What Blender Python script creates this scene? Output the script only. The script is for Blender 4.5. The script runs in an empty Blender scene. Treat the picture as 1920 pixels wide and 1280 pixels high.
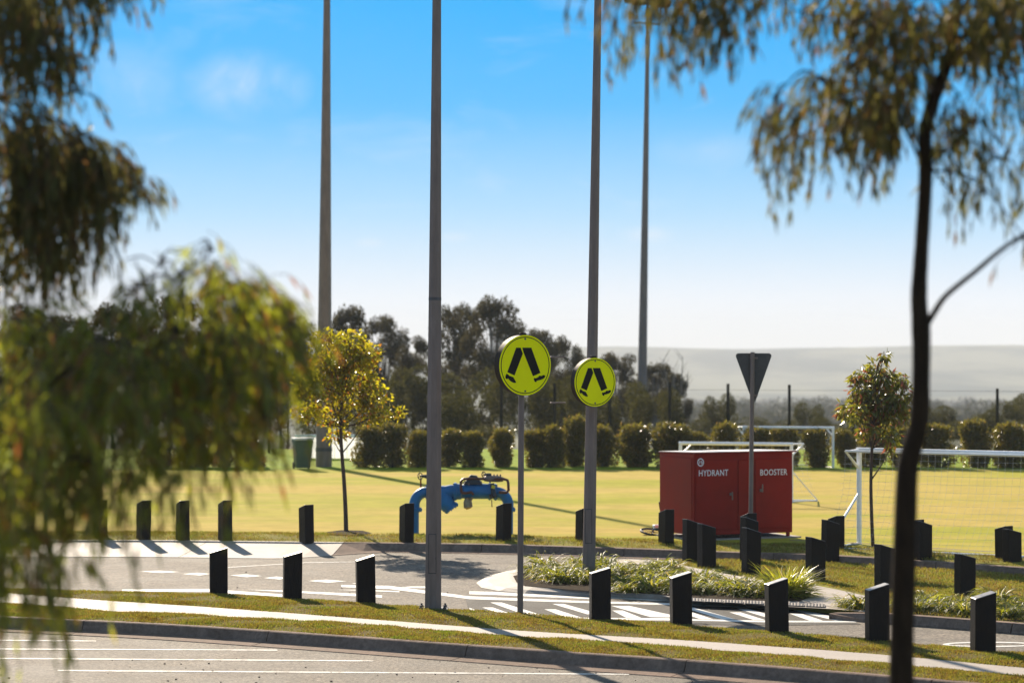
import bpy, bmesh, math, random
import numpy as np
from mathutils import Vector, Matrix, noise
R = math.radians
rng = np.random.default_rng(7)
random.seed(7)
scene = bpy.context.scene
COL = scene.collection

# ------------------------------------------------------------------ camera
FPX, HC = 5000.0, 3.4            # focal length in photo pixels, eye height
cam = bpy.data.cameras.new('camera')
cam_ob = bpy.data.objects.new('camera', cam); COL.objects.link(cam_ob)
cam_ob.location = (0, 0, HC); cam_ob.rotation_euler = (R(90), 0, 0)
cam.sensor_width = 36; cam.lens = FPX/1920*36
cam.clip_start = 0.5; cam.clip_end = 9000
cam.dof.use_dof = True; cam.dof.focus_distance = 34.5; cam.dof.aperture_fstop = 1.9
scene.camera = cam_ob
# ------------------------------------------------------------------ render settings
scene.render.engine = 'CYCLES'
cy = scene.cycles
cy.use_denoising = True
cy.max_bounces = 8; cy.diffuse_bounces = 3; cy.glossy_bounces = 3; cy.transmission_bounces = 6
cy.transparent_max_bounces = 8; cy.volume_bounces = 1
cy.sample_clamp_indirect = 6; cy.caustics_reflective = False; cy.caustics_refractive = False
vs = scene.view_settings
vs.view_transform = 'Standard'; vs.look = 'None'; vs.gamma = 1; vs.use_curve_mapping = False
vs.exposure = 1.38
# ------------------------------------------------------------------ world, sun
SUN_EL, SUN_AZ = R(26), R(18)           # azimuth: to the left of the view axis (+Y)
sundir = Vector((-math.sin(SUN_AZ)*math.cos(SUN_EL), math.cos(SUN_AZ)*math.cos(SUN_EL), math.sin(SUN_EL)))
world = bpy.data.worlds.new('World'); scene.world = world; world.use_nodes = True
nt = world.node_tree; nt.nodes.clear()
def N(tree, t, **kw):
    n = tree.nodes.new(t)
    for k, v in kw.items(): setattr(n, k, v)
    return n
def math_node(tree, op, a, b=None, c=None, clamp=False):
    n = N(tree, 'ShaderNodeMath', operation=op); n.use_clamp = clamp
    for i, v in enumerate((a, b, c)):
        if v is None: continue
        if isinstance(v, (int, float)): n.inputs[i].default_value = v
        else: tree.links.new(v, n.inputs[i])
    return n.outputs[0]
def ramp_node(tree, fac, stops, interp='LINEAR'):
    n = N(tree, 'ShaderNodeValToRGB'); cr = n.color_ramp; cr.interpolation = interp
    while len(cr.elements) < len(stops): cr.elements.new(0.5)
    for e, (p, c) in zip(cr.elements, stops):
        e.position = p; e.color = (*c, 1) if len(c) == 3 else c
    tree.links.new(fac, n.inputs[0]); return n.outputs[0]
L = nt.links
tc = N(nt, 'ShaderNodeTexCoord'); sep = N(nt, 'ShaderNodeSeparateXYZ'); L.new(tc.outputs['Generated'], sep.inputs[0])
sky = N(nt, 'ShaderNodeTexSky', sky_type='NISHITA'); sky.sun_disc = False
sky.sun_elevation = SUN_EL; sky.sun_rotation = -SUN_AZ; sky.altitude = 100; sky.air_density = 1.0; sky.dust_density = 0.6; sky.ozone_density = 2.0
elev = sep.outputs[2]
SKY = 0.055; EXP = 1.33; KS = 1/(SKY*2**EXP)
kc = lambda r_, g_, b_: (r_*KS, g_*KS, b_*KS)
# crisp winter air: white at the horizon, blue within a few degrees, handing over to the sky model higher up
low = ramp_node(nt, math_node(nt, 'MAXIMUM', elev, 0.0), [
    (0.0, kc(.92, .92, .90)), (0.016, kc(.84, .90, .97)), (0.048, kc(.42, .71, .97)), (0.088, kc(.08, .50, .97)),
    (0.125, kc(.005, .43, .98)), (0.25, kc(.17, .44, .78)), (0.6, kc(.34, .50, .68)), (1.0, kc(.34, .46, .60))])  # upper stops, above the view, lifted to add neutral fill on the signs
mr = N(nt, 'ShaderNodeMapRange'); L.new(elev, mr.inputs[0]); mr.inputs[1].default_value = .18; mr.inputs[2].default_value = .6; mr.inputs[4].default_value = .5
mul = N(nt, 'ShaderNodeMix', data_type='RGBA', blend_type='MIX'); L.new(mr.outputs[0], mul.inputs[0])
L.new(low, mul.inputs[6]); L.new(sky.outputs[0], mul.inputs[7])
# aureole round the sun
dp = N(nt, 'ShaderNodeVectorMath', operation='DOT_PRODUCT'); L.new(tc.outputs['Generated'], dp.inputs[0]); dp.inputs[1].default_value = sundir
gl = math_node(nt, 'MULTIPLY', math_node(nt, 'POWER', math_node(nt, 'MAXIMUM', dp.outputs['Value'], 0.0), 26.0), .35)
au = N(nt, 'ShaderNodeMix', data_type='RGBA', blend_type='ADD'); L.new(gl, au.inputs[0]); L.new(mul.outputs[2], au.inputs[6]); au.inputs[7].default_value = (*kc(1.0, .92, .80), 1)
# thin high clouds
mp = N(nt, 'ShaderNodeMapping'); mp.inputs['Scale'].default_value = (9, 9, 30); L.new(tc.outputs['Generated'], mp.inputs[0])
nz = N(nt, 'ShaderNodeTexNoise'); nz.inputs['Scale'].default_value = 1.6; nz.inputs['Detail'].default_value = 7; nz.inputs['Roughness'].default_value = .6
nz.inputs['Distortion'].default_value = .6
L.new(mp.outputs[0], nz.inputs[0])
cl = ramp_node(nt, nz.outputs[0], [(0.56, (0, 0, 0)), (0.85, (.3, .3, .3))])
cmix = N(nt, 'ShaderNodeMix', data_type='RGBA', blend_type='MIX')
bwc = N(nt, 'ShaderNodeRGBToBW'); L.new(cl, bwc.inputs[0])
def puff(px_, py_, rx_, ry_, amt):   # one faint wisp of cloud in the direction of a photo pixel
    d0 = Vector(((px_-960)/FPX, 1, (640-py_)/FPX)).normalized()
    sb = N(nt, 'ShaderNodeVectorMath', operation='SUBTRACT'); L.new(tc.outputs['Generated'], sb.inputs[0]); sb.inputs[1].default_value = d0
    n2 = N(nt, 'ShaderNodeTexNoise'); n2.inputs['Scale'].default_value = 42; n2.inputs['Detail'].default_value = 8; n2.inputs['Roughness'].default_value = .62; n2.inputs['Distortion'].default_value = .8
    L.new(tc.outputs['Generated'], n2.inputs[0])
    ml = N(nt, 'ShaderNodeVectorMath', operation='MULTIPLY'); L.new(sb.outputs[0], ml.inputs[0]); ml.inputs[1].default_value = (FPX/rx_, FPX/rx_*.5, FPX/ry_)
    ln = N(nt, 'ShaderNodeVectorMath', operation='LENGTH'); L.new(ml.outputs[0], ln.inputs[0])
    m1 = math_node(nt, 'SUBTRACT', 1.0, ln.outputs['Value'], clamp=True)
    m2 = math_node(nt, 'MULTIPLY', m1, math_node(nt, 'MULTIPLY_ADD', n2.outputs[0], 2.6, -.65, clamp=True))
    return math_node(nt, 'MULTIPLY', m2, amt, clamp=True)
cf = bwc.outputs[0]
for pf in ((465, 160, 130, 75, .75), (250, 150, 120, 80, .35), (1215, 440, 60, 20, .6), (695, 456, 34, 12, .7), (850, 444, 40, 12, .5), (1330, 280, 120, 40, .25)): cf = math_node(nt, 'ADD', cf, puff(*pf), clamp=True)
L.new(cf, cmix.inputs[0])
L.new(au.outputs[2], cmix.inputs[6]); cmix.inputs[7].default_value = (*kc(.82, .88, .96), 1)
bg = N(nt, 'ShaderNodeBackground'); bg.inputs[1].default_value = SKY
wo = N(nt, 'ShaderNodeOutputWorld'); L.new(cmix.outputs[2], bg.inputs[0]); L.new(bg.outputs[0], wo.inputs[0])
sun = bpy.data.lights.new('sun', 'SUN'); sun.energy = 4.1; sun.angle = R(0.53); sun.color = (1.0, .86, .68)
sun_ob = bpy.data.objects.new('sun', sun); COL.objects.link(sun_ob)
sun_ob.rotation_euler = (-sundir).to_track_quat('-Z', 'Y').to_euler(); sun_ob.location = (-10, 30, 25)

# ------------------------------------------------------------------ helpers
def G(px, py, z=0.0):
    d = FPX*(HC-z)/(py-640.0); return Vector(((px-960)/FPX*d, d, z))
def PT(px, py, d):
    return Vector(((px-960)/FPX*d, d, HC-(py-640)/FPX*d))
def tag(o, label=None, cat=None, group=None, kind=None):
    for k, v in (('label', label), ('category', cat), ('group', group), ('kind', kind)):
        if v: o[k] = v
    return o
def link(name, me, mat=None, parent=None, loc=None, rot=None):
    o = bpy.data.objects.new(name, me); COL.objects.link(o)
    if mat is not None and me is not None: me.materials.append(mat)
    if parent is not None: o.parent = parent
    if loc is not None: o.location = loc
    if rot is not None: o.rotation_euler = rot
    return o
def empty(name, loc, rz=0, label=None, cat=None, group=None):
    o = bpy.data.objects.new(name, None); COL.objects.link(o); o.location = loc; o.rotation_euler = (0, 0, rz)
    o.empty_display_size = .1
    return tag(o, label, cat, group)
def copy_tree(o, parent=None):
    c = o.copy(); COL.objects.link(c); c.parent = parent
    for ch in [x for x in o.children]: copy_tree(ch, c)
    return c
def npmesh(name, V, F, smooth=False):
    """V (n,3); F (m,k) with equal-size faces."""
    me = bpy.data.meshes.new(name); V = np.asarray(V, dtype=np.float32); F = np.asarray(F, dtype=np.int32)
    me.vertices.add(len(V)); me.vertices.foreach_set('co', V.ravel())
    k = F.shape[1]; me.loops.add(F.size); me.loops.foreach_set('vertex_index', F.ravel())
    me.polygons.add(len(F)); me.polygons.foreach_set('loop_start', np.arange(0, F.size, k, dtype=np.int32))
    me.polygons.foreach_set('loop_total', np.full(len(F), k, dtype=np.int32))
    if smooth: me.polygons.foreach_set('use_smooth', np.ones(len(F), dtype=bool))
    me.update(); me.validate(); return me
class MB:
    def __init__(s): s.v = []; s.f = []
    def add(s, vs_, fs):
        b = len(s.v); s.v += [tuple(v) for v in vs_]; s.f += [tuple(i+b for i in f) for f in fs]; return s
    def box(s, c, d, rz=0, M=None):
        x, y, z = d[0]/2, d[1]/2, d[2]/2
        vs_ = [Vector(p) for p in ((-x,-y,-z),(x,-y,-z),(x,y,-z),(-x,y,-z),(-x,-y,z),(x,-y,z),(x,y,z),(-x,y,z))]
        m = M or Matrix.Rotation(rz, 4, 'Z')
        vs_ = [m @ v + Vector(c) for v in vs_]
        return s.add(vs_, [(0,3,2,1),(4,5,6,7),(0,1,5,4),(1,2,6,5),(2,3,7,6),(3,0,4,7)])
    def tube(s, pts, radii, n=8, caps=True, phase=0.0):
        pts = [Vector(p) for p in pts]
        if isinstance(radii, (int, float)): radii = [radii]*len(pts)
        vs_, fs = [], []
        prev = None
        for i, p in enumerate(pts):
            t = (pts[min(i+1, len(pts)-1)] - pts[max(i-1, 0)])
            if t.length < 1e-9: t = Vector((0, 0, 1))
            t.normalize()
            if prev is None:
                a = Vector((1, 0, 0)) if abs(t.x) < .9 else Vector((0, 1, 0))
                u = (a - t*a.dot(t)).normalized()
            else:
                u = prev - t*prev.dot(t)
                u = u.normalized() if u.length > 1e-6 else Vector((0, 1, 0))
            prev = u; w = t.cross(u)
            for k in range(n):
                a = phase + 2*math.pi*k/n
                vs_.append(p + (u*math.cos(a) + w*math.sin(a))*radii[i])
        for i in range(len(pts)-1):
            for k in range(n):
                k2 = (k+1) % n; fs.append((i*n+k, i*n+k2, (i+1)*n+k2, (i+1)*n+k))
        if caps:
            fs.append(tuple(reversed(range(n)))); fs.append(tuple((len(pts)-1)*n+k for k in range(n)))
        return s.add(vs_, fs)
    def torus(s, c, Rr, r, axis=(0, 1, 0), n=16, m=6):
        ax = Vector(axis).normalized(); a = Vector((0, 0, 1)) if abs(ax.z) < .9 else Vector((1, 0, 0))
        u = ax.cross(a).normalized(); w = ax.cross(u); vs_, fs = [], []
        for i in range(n):
            t = 2*math.pi*i/n; d = u*math.cos(t)+w*math.sin(t)
            for j in range(m):
                q = 2*math.pi*j/m; vs_.append(Vector(c) + d*(Rr+r*math.cos(q)) + ax*r*math.sin(q))
        for i in range(n):
            for j in range(m):
                fs.append((i*m+j, i*m+(j+1) % m, ((i+1) % n)*m+(j+1) % m, ((i+1) % n)*m+j))
        return s.add(vs_, fs)
    def prism(s, pts, axis_vec, origin=(0, 0, 0)):
        """extrude a polygon (3D points) along a vector"""
        n = len(pts); a = Vector(axis_vec); P_ = [Vector(p) for p in pts]
        return s.add(P_+[p+a for p in P_], [tuple(reversed(range(n))), tuple(range(n, 2*n))]+[(i, (i+1) % n, (i+1) % n+n, i+n) for i in range(n)])
    def build(s, name, mat=None, parent=None, smooth=False, bevel=0, loc=None, rot=None, fix=True):
        me = bpy.data.meshes.new(name); me.from_pydata(s.v, [], s.f); me.update()
        if fix:
            bm = bmesh.new(); bm.from_mesh(me); bmesh.ops.recalc_face_normals(bm, faces=bm.faces)
            if bevel:
                bmesh.ops.bevel(bm, geom=[e for e in bm.edges if e.is_manifold and e.calc_face_angle(0) > .5], offset=bevel, segments=2, affect='EDGES', profile=.5, clamp_overlap=True)
            bm.to_mesh(me); bm.free()
        if smooth:
            me.polygons.foreach_set('use_smooth', [True]*len(me.polygons))
            try: me.set_sharp_from_angle(angle=R(40))
            except Exception: pass
        return link(name, me, mat, parent, loc, rot)

# ------------------------------------------------------------------ materials
def mat(name, color, rough=.6, metal=0.0, spec=.5, noise_scale=None, noise_amt=.15, bump=0.0, bump_scale=60, color2=None, coords='Object', stretch=(1, 1, 1), lo=.35, hi=.65, dirt=None):
    m = bpy.data.materials.new(name); m.use_nodes = True; t = m.node_tree; b = t.nodes['Principled BSDF']
    b.inputs['Roughness'].default_value = rough; b.inputs['Metallic'].default_value = metal
    b.inputs['Specular IOR Level'].default_value = spec
    b.inputs['Base Color'].default_value = (*color, 1)
    co = N(t, 'ShaderNodeTexCoord'); mpn = N(t, 'ShaderNodeMapping'); mpn.inputs['Scale'].default_value = stretch
    t.links.new(co.outputs[coords], mpn.inputs[0])
    if noise_scale:
        n = N(t, 'ShaderNodeTexNoise'); n.inputs['Scale'].default_value = noise_scale; n.inputs['Detail'].default_value = 6; n.inputs['Roughness'].default_value = .65
        t.links.new(mpn.outputs[0], n.inputs[0])
        c2 = color2 or tuple(c*(1-noise_amt) for c in color); c1 = color if color2 else tuple(min(1, c*(1+noise_amt)) for c in color)
        out = ramp_node(t, n.outputs[0], [(lo, c2), (hi, c1)])
        t.links.new(out, b.inputs['Base Color'])
        rr = math_node(t, 'MULTIPLY_ADD', n.outputs[0], .25, rough-.12, clamp=True)
        t.links.new(rr, b.inputs['Roughness'])
    if bump:
        n2 = N(t, 'ShaderNodeTexNoise'); n2.inputs['Scale'].default_value = bump_scale; n2.inputs['Detail'].default_value = 5
        t.links.new(mpn.outputs[0], n2.inputs[0])
        bp = N(t, 'ShaderNodeBump'); bp.inputs['Strength'].default_value = min(1, bump); bp.inputs['Distance'].default_value = .01
        t.links.new(n2.outputs[0], bp.inputs['Height']); t.links.new(bp.outputs[0], b.inputs['Normal'])
    return m
def leaf_mat(name, dark, light, trans, gloss=.35, tmix=.45, odd=None, patch=None, spec=.5):
    m = bpy.data.materials.new(name); m.use_nodes = True; t = m.node_tree; t.nodes.clear()
    g = N(t, 'ShaderNodeNewGeometry')
    stops = [(0, dark), (.8, light)] + ([(.93, odd), (1, odd)] if odd else [])
    c = ramp_node(t, g.outputs['Random Per Island'], stops)
    if patch:   # dead and lush patches by place
        co = N(t, 'ShaderNodeTexCoord'); pn = N(t, 'ShaderNodeTexNoise'); pn.inputs['Scale'].default_value = patch; pn.inputs['Detail'].default_value = 6; pn.inputs['Roughness'].default_value = .75
        t.links.new(co.outputs['Object'], pn.inputs[0]); pc = ramp_node(t, pn.outputs[0], [(.34, (.62, .45, .40)), (.46, (1.1, .93, .95)), (.54, (1, 1, 1)), (.68, (.72, 1.05, .6))])
        mm = N(t, 'ShaderNodeMix', data_type='RGBA', blend_type='MULTIPLY'); mm.inputs[0].default_value = 1; t.links.new(c, mm.inputs[6]); t.links.new(pc, mm.inputs[7]); c = mm.outputs[2]
    p = N(t, 'ShaderNodeBsdfPrincipled'); t.links.new(c, p.inputs['Base Color']); p.inputs['Roughness'].default_value = gloss; p.inputs['Specular IOR Level'].default_value = spec
    tr = N(t, 'ShaderNodeBsdfTranslucent')
    tcol = ramp_node(t, g.outputs['Random Per Island'], [(0, tuple(x*.45 for x in trans)), (.75, trans)] + ([(.93, tuple(min(1, x*2.2) for x in odd)), (1, tuple(min(1, x*2.2) for x in odd))] if odd else []))
    if patch:
        m3 = N(t, 'ShaderNodeMix', data_type='RGBA', blend_type='MULTIPLY'); m3.inputs[0].default_value = 1; t.links.new(tcol, m3.inputs[6]); t.links.new(pc, m3.inputs[7]); tcol = m3.outputs[2]
    t.links.new(tcol, tr.inputs[0])
    mx = N(t, 'ShaderNodeMixShader'); mx.inputs[0].default_value = tmix
    t.links.new(p.outputs[0], mx.inputs[1]); t.links.new(tr.outputs[0], mx.inputs[2])
    o = N(t, 'ShaderNodeOutputMaterial'); t.links.new(mx.outputs[0], o.inputs[0]); return m

M_asphalt = mat('asphalt', (.185, .152, .117), .85, noise_scale=1.1, color2=(.115, .097, .077), bump=.8, bump_scale=45, spec=.2)
def speckle(m, scale, dark, light, amt=.5):
    """aggregate specks over the colour of a ground material"""
    t = m.node_tree; b = t.nodes['Principled BSDF']; src = b.inputs['Base Color'].links[0].from_socket
    n = N(t, 'ShaderNodeTexNoise'); n.inputs['Scale'].default_value = scale; n.inputs['Detail'].default_value = 3; n.inputs['Roughness'].default_value = .8
    co = N(t, 'ShaderNodeTexCoord'); t.links.new(co.outputs['Object'], n.inputs[0])
    s = ramp_node(t, n.outputs[0], [(.38, dark), (.62, light)])
    mx = N(t, 'ShaderNodeMix', data_type='RGBA', blend_type='MULTIPLY'); mx.inputs[0].default_value = amt
    t.links.new(src, mx.inputs[6]); t.links.new(s, mx.inputs[7]); t.links.new(mx.outputs[2], b.inputs['Base Color'])
speckle(M_asphalt, 22, (.30, .29, .28), (1.6, 1.6, 1.6), .85)
speckle(M_asphalt, 3.1, (.75, .74, .73), (1.15, 1.15, 1.15), .8)
speckle(M_asphalt, .45, (.80, .79, .78), (1.12, 1.12, 1.12), .8)
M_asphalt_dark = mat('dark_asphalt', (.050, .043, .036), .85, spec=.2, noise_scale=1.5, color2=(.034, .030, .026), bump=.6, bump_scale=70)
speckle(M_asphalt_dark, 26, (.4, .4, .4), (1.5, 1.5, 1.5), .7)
M_paint = mat('road_paint', (.66, .63, .58), .65, spec=.2, noise_scale=7, color2=(.34, .31, .27), lo=.32, hi=.46)
M_worn = mat('worn_road_paint', (.62, .59, .54), .7, spec=.2, noise_scale=5, color2=(.24, .21, .175), lo=.36, hi=.52)
M_conc = mat('pale_concrete', (.33, .275, .23), .75, noise_scale=1.4, color2=(.27, .225, .19), bump=.12, bump_scale=40)
speckle(M_conc, 18, (.75, .75, .75), (1.1, 1.1, 1.1), .6)
M_kerb = mat('kerb_concrete', (.24, .165, .125), .85, spec=.06, noise_scale=2.2, color2=(.15, .102, .076), bump=.4, bump_scale=30)
speckle(M_kerb, 14, (.6, .6, .6), (1.2, 1.2, 1.2), .6)
M_soil = mat('mulch', (.05, .034, .022), .95, spec=.02, noise_scale=14, color2=(.025, .018, .012), bump=1, bump_scale=30)
M_turfbase = mat('turf_soil', (.15, .125, .025), .95, spec=.03, noise_scale=2.0, color2=(.12, .085, .035), bump=1, bump_scale=35)
M_turf2 = mat('verge_turf', (.24, .22, .028), .95, spec=.03, noise_scale=1.1, color2=(.18, .15, .05), bump=1, bump_scale=30)
M_field = mat('field_turf', (.42, .315, .080), .95, spec=.03, noise_scale=.16, color2=(.31, .29, .030), bump=.5, bump_scale=12, stretch=(.35, 1.6, 1), lo=.42, hi=.56)
speckle(M_field, 1.2, (.82, .82, .75), (1.15, 1.12, 1.1), .6)
M_hill = mat('hill_land', (.16, .16, .10), .95, spec=.05, noise_scale=.0045, color2=(.02, .035, .02), stretch=(1, .45, 1), lo=.42, hi=.56)
M_steel = mat('galvanised_steel', (.20, .145, .12), .55, metal=.3, spec=.3, noise_scale=3, noise_amt=.18, stretch=(3, 3, .6))
M_steel_dark = mat('weathered_steel', (.08, .07, .068), .5, metal=.35, noise_scale=4, noise_amt=.2, stretch=(3, 3, .5))
M_bollard = mat('black_timber', (.008, .005, .004), .5, spec=.14, noise_scale=6, noise_amt=.4, bump=.5, bump_scale=12, stretch=(8, 8, 1))
M_red = mat('red_enamel', (.25, .011, .007), .5, spec=.10, noise_scale=2, noise_amt=.12)
M_white = mat('white_enamel', (.88, .86, .84), .4, noise_scale=5, noise_amt=.05)
M_letter = mat('white_lettering', (.8, .78, .8), .5, noise_scale=30, noise_amt=.05)
M_blue = mat('blue_enamel', (.006, .13, .31), .45, spec=.35, noise_scale=6, noise_amt=.15)
M_brass = mat('dull_brass', (.30, .20, .10), .4, metal=.6, noise_scale=20, noise_amt=.3)
M_copper = mat('brown_copper_pipe', (.11, .035, .02), .45, metal=.3, noise_scale=20, noise_amt=.3)
M_black = mat('black_metal', (.018, .018, .02), .4, noise_scale=20, noise_amt=.3)
M_yellow = mat('sign_yellow', (.98, .90, .0), .6, spec=.04, noise_scale=3, noise_amt=.03)
M_signback = mat('sign_rim', (.030, .018, .011), .6, metal=0, spec=.12, noise_scale=8, noise_amt=.25)
M_signblack = mat('sign_black', (.006, .005, .004), .6, spec=.15, noise_scale=8, noise_amt=.2)
M_grey_back = mat('grey_sign_back', (.075, .068, .062), .6, metal=.2, spec=.3, noise_scale=5, noise_amt=.15)
M_bark = mat('dark_bark', (.028, .018, .013), .95, spec=.1, noise_scale=6, color2=(.014, .009, .007), bump=1, bump_scale=18, stretch=(4, 4, 1))
M_bark2 = mat('brown_bark', (.10, .055, .035), .85, noise_scale=8, color2=(.05, .028, .02), bump=1, bump_scale=25, stretch=(4, 4, 1))
M_bark3 = mat('gum_bark', (.22, .19, .155), .85, noise_scale=1.5, color2=(.09, .075, .06), bump=1, bump_scale=6)
M_bin = mat('green_plastic', (.03, .065, .035), .5, noise_scale=4, noise_amt=.2)
M_fence = mat('tarred_post', (.02, .018, .018), .9, spec=.05, noise_scale=4, noise_amt=.2)
M_net = mat('white_net', (.6, .6, .58), .8, noise_scale=4, noise_amt=.1)
M_yellow_tag = mat('yellow_tag', (.6, .5, .03), .5, noise_scale=9, noise_amt=.1)
M_rubber = mat('black_rubber', (.012, .012, .012), .6, noise_scale=9, noise_amt=.2)
ML_weep = leaf_mat('weeping_leaf', (.020, .028, .005), (.08, .10, .015), (.56, .60, .035), .38, .46, odd=(.20, .075, .02))
ML_euc = leaf_mat('olive_weeping_leaf', (.022, .028, .008), (.075, .078, .026), (.32, .29, .07), .6, .34, odd=(.15, .08, .03), spec=.2)
ML_gum = leaf_mat('gum_leaf', (.016, .014, .008), (.040, .040, .017), (.13, .105, .03), .75, .22, spec=.15)
ML_bush = leaf_mat('bush_leaf', (.014, .018, .005), (.042, .046, .012), (.14, .13, .02), .75, .25, spec=.15)
ML_hedge = leaf_mat('hedge_leaf', (.016, .022, .005), (.055, .06, .010), (.40, .34, .03), .34, .28, odd=(.16, .10, .02))
ML_small = leaf_mat('glossy_leaf', (.035, .055, .006), (.14, .14, .010), (.78, .68, .02), .28, .45, odd=(.24, .10, .01))
ML_small2 = leaf_mat('narrow_glossy_leaf', (.035, .06, .012), (.085, .10, .016), (.42, .40, .03), .28, .40, odd=(.20, .06, .03))
ML_strap = leaf_mat('strap_leaf', (.035, .06, .008), (.12, .145, .016), (.50, .50, .03), .55, .38, odd=(.28, .20, .05), spec=.35)
ML_tuft = leaf_mat('yellow_strap_leaf', (.05, .08, .010), (.16, .18, .020), (.62, .62, .03), .4, .42, odd=(.30, .24, .05))
ML_grass = leaf_mat('grass_blade', (.075, .070, .012), (.21, .205, .030), (.44, .42, .05), .7, .36, odd=(.16, .09, .03), patch=1.7, spec=.2)
ML_far = leaf_mat('far_foliage', (.03, .036, .02), (.06, .066, .034), (.08, .08, .03), .7, .2)

# ------------------------------------------------------------------ ground lines (measured in the photo, unprojected on the ground)
def line(pts, z=0):
    P = sorted([(G(x, y, z).x, G(x, y, z).y) for x, y in pts]); X = np.array([p[0] for p in P]); Y = np.array([p[1] for p in P])
    def f(x):
        if x < X[0]:
            s = (Y[2]-Y[0])/(X[2]-X[0]); return Y[0] + s*(x-X[0])
        if x > X[-1]:
            s = (Y[-1]-Y[-3])/(X[-1]-X[-3]); return Y[-1] + s*(x-X[-1])
        return float(np.interp(x, X, Y))
    g = lambda x: (f(x-.5)+f(x-.25)+f(x)+f(x+.25)+f(x+.5))/5
    return g
ZR = -0.13
K1 = line([(0,1158),(140,1164),(330,1173),(640,1194),(874,1211),(1094,1227),(1280,1239),(1513,1257),(1667,1270),(1800,1281)])
P1 = line([(0,1130),(180,1145),(400,1155),(640,1168),(880,1187),(1280,1214),(1513,1233),(1667,1245),(1920,1267)])
P2 = line([(0,1111),(175,1125),(400,1139),(640,1157),(984,1184),(1280,1200),(1667,1228),(1920,1253)])
V2 = line([(0,1104),(175,1108),(390,1112),(640,1127),(743,1136),(932,1148),(1104,1160),(1280,1170),(1433,1183),(1667,1202),(1920,1225)])
FK = line([(0,1014),(300,1014),(640,1018),(795,1019),(966,1022),(1121,1027),(1280,1032),(1391,1037),(1513,1039),(1620,1045),(1827,1058),(1920,1065)])
def grid_strip(fa, fb, x0, x1, dx, ny, zf):
    xs = np.arange(x0, x1+dx*.5, dx); V = []; F = []
    for x in xs:
        a, b = fa(x), fb(x)
        for j in range(ny+1):
            t = j/ny; y = a+(b-a)*t; V.append((x, y, zf(x, y, t)))
    for i in range(len(xs)-1):
        for j in range(ny):
            p = i*(ny+1)+j; F.append((p, p+ny+1, p+ny+2, p+1))
    return np.array(V), np.array(F)
def strip(name, fa, fb, x0, x1, dx, ny, zf, m, kind='structure', label=None):
    V, F = grid_strip(fa, fb, x0, x1, dx, ny, zf); o = link(name, npmesh(name, V, F, True), m); tag(o, label, None, None, kind); return o
def poly(name, pts, z, m, kind='structure', parent=None, thick=0, label=None):
    W = [G(x, y, z) for x, y in pts] if not isinstance(pts[0], Vector) else pts
    bm = bmesh.new(); vs_ = [bm.verts.new((p.x, p.y, z)) for p in W]; f = bm.faces.new(vs_)
    if f.normal.z < 0: f.normal_flip()
    if thick:
        r = bmesh.ops.extrude_face_region(bm, geom=[f]); bmesh.ops.translate(bm, verts=[v for v in r['geom'] if isinstance(v, bmesh.types.BMVert)], vec=(0, 0, -thick))
        bmesh.ops.recalc_face_normals(bm, faces=bm.faces)
    me = bpy.data.meshes.new(name); bm.to_mesh(me); bm.free(); o = link(name, me, m, parent)
    if kind: tag(o, label, None, None, kind)
    return o

# terrain: plateau with the playing field, falling to a valley and rising to a far ridge
YS = [0, 80, 130, 300, 500, 800, 1500, 2100, 2500, 3000, 3300, 3600, 4200]
ZS = [0, 0, -2.2, -9, -15, -23, -38, -46, -45, -26, -9, -7, -30]
def terr(x, y):
    if y < 46: return -.30
    z = float(np.interp(y, YS, ZS))
    if y > 90:
        k = min(1, (y-90)/600); z += k*6*noise.noise(Vector((x/260, y/320, 3.1)))
        if y > 2300:
            k = (y-2300)/1200; z += k*(x-100)/600*5.2 + k*2.0*noise.noise(Vector((x/140, 7.7, 0))) + k*.7*noise.noise(Vector((x/40, 2.7, 0)))
    return z
ys = [-40, -20, 0, 20, 45.8] + list(np.arange(47, 90, 4.0)) + list(np.geomspace(92, 4200, 75)); xsn = np.linspace(-1, 1, 121)
V = []; F = []
for j, y in enumerate(ys):
    hw = max(90, y*.34)
    for i, u in enumerate(xsn): V.append((u*hw, y, terr(u*hw, y) if y > 46 else -.30))
nx = len(xsn)
for j in range(len(ys)-1):
    for i in range(nx-1): F.append((j*nx+i, j*nx+i+1, (j+1)*nx+i+1, (j+1)*nx+i))
terrain = link('terrain', npmesh('terrain', V, F, True), M_hill); tag(terrain, 'hazy wooded valley and the long far ridge', None, None, 'structure')
# playing field and strip behind the kerb
fld = lambda x: 84.0
strip('playing_field', lambda x: FK(x)+1.9, fld, -40, 60, 1.0, 40, lambda x, y, t: .012, M_field, label='dry yellow green sports field')
near_edge = lambda x: 15.5
strip('near_verge', lambda x: -30, near_edge, -60, 60, 2, 10, lambda x, y, t: 0, M_turf2, label='grass verge on the near side of the road')
strip('road', near_edge, lambda x: K1(x)-.02, -60, 60, 1, 6, lambda x, y, t: ZR, M_asphalt, label='pale asphalt road along the bottom')
def bumps(x, y, a=.02, s=1.3): return a*noise.noise(Vector((x*s, y*s, .5)))
sA = lambda x: K1(x)+.13
z1 = lambda x, y, t: .002+.022*math.sin(math.pi*t)+bumps(x, y, .012)
strip('verge_soil', sA, P1, -14, 14, .1, 12, z1, M_turfbase, label='narrow grass verge between kerb and footpath')
strip('footpath', P1, P2, -40, 40, .5, 3, lambda x, y, t: 0.008, M_conc, label='narrow pale concrete footpath')
z2 = lambda x, y, t: .002+.022*math.sin(math.pi*t)+bumps(x, y, .012)
strip('verge_soil', P2, V2, -14, 14, .1, 12, z2, M_turfbase, label='grass verge between footpath and crossing road')
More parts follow.
